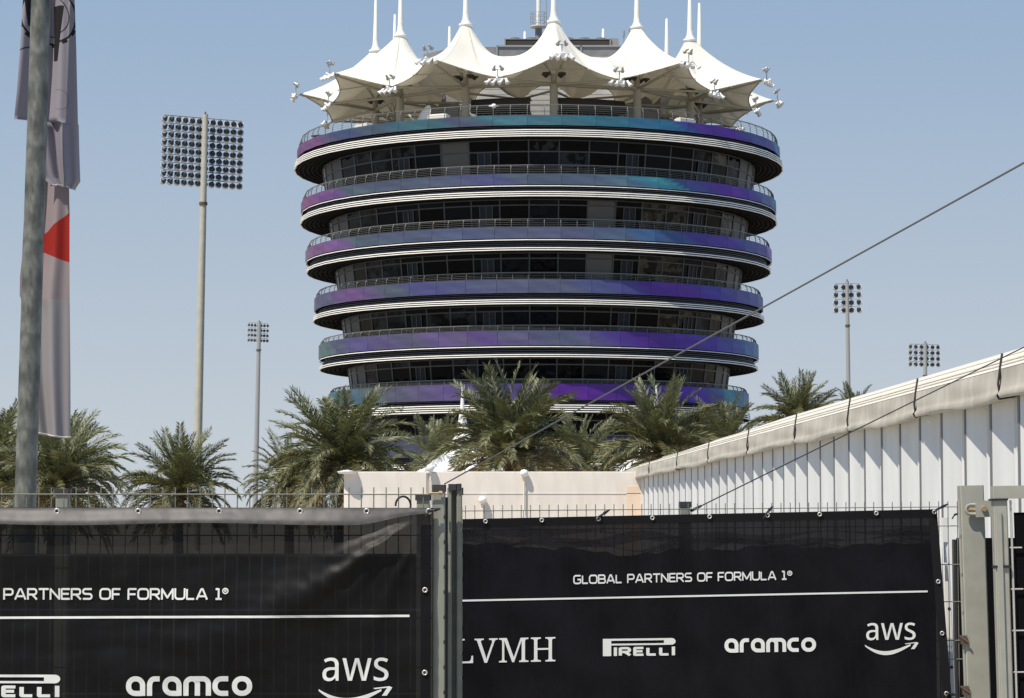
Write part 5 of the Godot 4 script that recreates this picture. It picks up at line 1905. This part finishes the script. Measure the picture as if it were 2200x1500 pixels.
	tie(left_pt(921, 1099) + Vector3(0, 0, 0.012), left_pt(946, 1093) + Vector3(0, 0, 0.01), "black tie from the left banner's corner eyelet to the post")

# ---------------------------------------------------------------- gate on the right

func build_gate():
	var z := 13.0
	var gp := thing("gate_post", "broad grey green gate post with a hinge near its top", "gate post", Vector3(2.3451, 0, -z))
	gp.rotation.z = 0.022
	var h := 2.0658
	var s := begin()
	bevel_box(s, Vector3(0, h * 0.5, 0), Vector3(0.118, h, 0.10), 0.006)
	put("post", s, M["gate_paint"], gp)
	var edge := begin()
	for k in 11:
		bevel_box(edge, Vector3(-0.064, h - 0.16 - 0.19 * k, 0.03), Vector3(0.012, 0.172, 0.02), 0.003)
	put("edge_strip", edge, M["gate_paint"], gp)
	var hg := begin()
	box(hg, Vector3(0.048, h - 0.118, 0.088), Vector3(0.082, 0.082, 0.014))
	box(hg, Vector3(0.060, h - 0.118, 0.066), Vector3(0.03, 0.06, 0.04))
	put("hinge_plate", hg, M["gate_paint"], gp)
	var hp := begin()
	tube(hp, Vector3(0.048, h - 0.118, 0.094), Vector3(0.048, h - 0.118, 0.108), 0.017, 0.014, 8)
	tube(hp, Vector3(-0.03, h - 0.122, 0.075), Vector3(0.04, h - 0.122, 0.075), 0.010, 0.010, 8)
	put("hinge_bolt", hp, M["bolt"], gp)
	var sh := begin()
	var arc := []
	for k in 11:
		var a := PI * 0.5 + PI * k / 10.0
		arc.append(Vector3(-0.018 + 0.020 * cos(a), h - 0.120 + 0.023 * sin(a), 0.078))
	arc.push_front(Vector3(0.02, h - 0.097, 0.078))
	arc.append(Vector3(0.02, h - 0.143, 0.078))
	path_tube(sh, arc, 0.009, 7)
	put("hinge_loop", sh, M["gate_paint"], gp)
	for y in [1.30, 1.05]:
		var rl := begin()
		box(rl, Vector3(-0.068, y, 0.05), Vector3(0.03, 0.042, 0.03))
		tube(rl, Vector3(-0.095, y + 0.02, 0.06), Vector3(-0.045, y - 0.015, 0.07), 0.006, 0.006, 5)
		put("rusty_clip", rl, M["rust"], gp)
	# gate leaf: stile, top bar and its own dark panel
	var gl := thing("gate_leaf", "grey green gate frame with a dark panel at the right edge", "gate", Vector3(2.4039, 0, -12.6))
	gl.rotation.z = 0.018
	var h2 := 2.0569
	var st := begin()
	bevel_box(st, Vector3(0, h2 * 0.5, 0), Vector3(0.068, h2, 0.07), 0.005)
	put("stile", st, M["gate_paint"], gl)
	var rib := begin()
	bevel_box(rib, Vector3(-0.012, h2 * 0.5 - 0.06, 0.04), Vector3(0.03, h2 - 0.14, 0.014), 0.003)
	put("stile_rib", rib, M["gate_paint"], gl)
	var tb := begin()
	bevel_box(tb, Vector3(0.56, h2 - 0.031, 0.003), Vector3(1.19, 0.062, 0.072), 0.004)
	put("top_bar", tb, M["gate_paint"], gl)
	var strap := begin()
	box(strap, Vector3(0.002, h2 - 0.39, 0.0), Vector3(0.076, 0.012, 0.092))
	box(strap, Vector3(-0.004, h2 - 0.066, 0.0), Vector3(0.08, 0.01, 0.092))
	put("tie_straps", strap, M["black_plastic"], gl)
	var pn := begin()
	box(pn, Vector3(0.62, h2 * 0.5 - 0.05, 0.0), Vector3(1.10, h2 - 0.16, 0.01))
	put("dark_panel", pn, M["black_cloth"], gl)
	var wv := begin()
	tube(wv, Vector3(0.052, 0.1, 0.02), Vector3(0.052, h2 - 0.07, 0.02), 0.006, 0.006, 6)
	for k in 9:
		tube(wv, Vector3(0.04, h2 - 0.30 - 0.2 * k, 0.02), Vector3(0.10, h2 - 0.30 - 0.2 * k, 0.02), 0.004, 0.004, 5)
	put("panel_wires", wv, M["steel_bright"], gl)
	# perforated white upright behind the mesh, and a small pale tag on the wires
	var pu := thing("perforated_upright", "white perforated steel upright behind the mesh beside the gate post", "upright", Vector3(2.4413, 0, -14.3))
	pu.rotation.z = 0.030
	var ph := 1.9113
	var ps := begin()
	bevel_box(ps, Vector3(0, ph * 0.5, 0), Vector3(0.036, ph, 0.03), 0.004)
	put("bar", ps, M["white_steel"], pu)
	var holes := begin()
	flat(holes)
	for k in 9:
		var c := Vector3(0.004, ph - 0.18 - 0.32 * k, 0.0165)
		for q in 10:
			var t0 := TAU * q / 10
			var t1 := TAU * (q + 1) / 10
			tri(holes, c, c + Vector3(cos(t1), sin(t1), 0) * 0.009, c + Vector3(cos(t0), sin(t0), 0) * 0.009)
	put("holes", holes, M["black_plastic"], pu)
	var tg := thing("wire_tag", "narrow pale tag hanging on the mesh right of the banner", "tag", Vector3(2.3349, 1.6726, -13.955))
	var tgs := begin()
	bevel_box(tgs, Vector3(0, 0.05, 0), Vector3(0.026, 0.11, 0.012), 0.003)
	put("upper_card", tgs, M["white_steel"], tg)
	var tgl := begin()
	bevel_box(tgl, Vector3(0.004, -0.062, 0), Vector3(0.022, 0.085, 0.01), 0.003)
	put("lower_card", tgl, M["cabin_paint"], tg)

func build_cables():
	var a := Vector3(-0.272, 2.030, -10.450)
	var b := Vector3(1.195, 2.683, -5.400)
	var st := begin()
	tube(st, a, b, 0.0028, 0.0025, 8)
	tag(put("overhead_cable", st, M["cable_grey"], self), "dark cable rising from the left fence post across the tower", "cable")
	var c := Vector3(0.974, 1.948, -14.050)
	var d := Vector3(4.113, 3.351, -19.000)
	var s2 := begin()
	tube(s2, c, d, 0.0036, 0.0050, 8)
	tube(s2, c, c.lerp(d, 0.018), 0.009, 0.007, 8)
	tag(put("overhead_cable", s2, M["cap"], self), "dark cable rising from the right banner across the hall eaves", "cable")
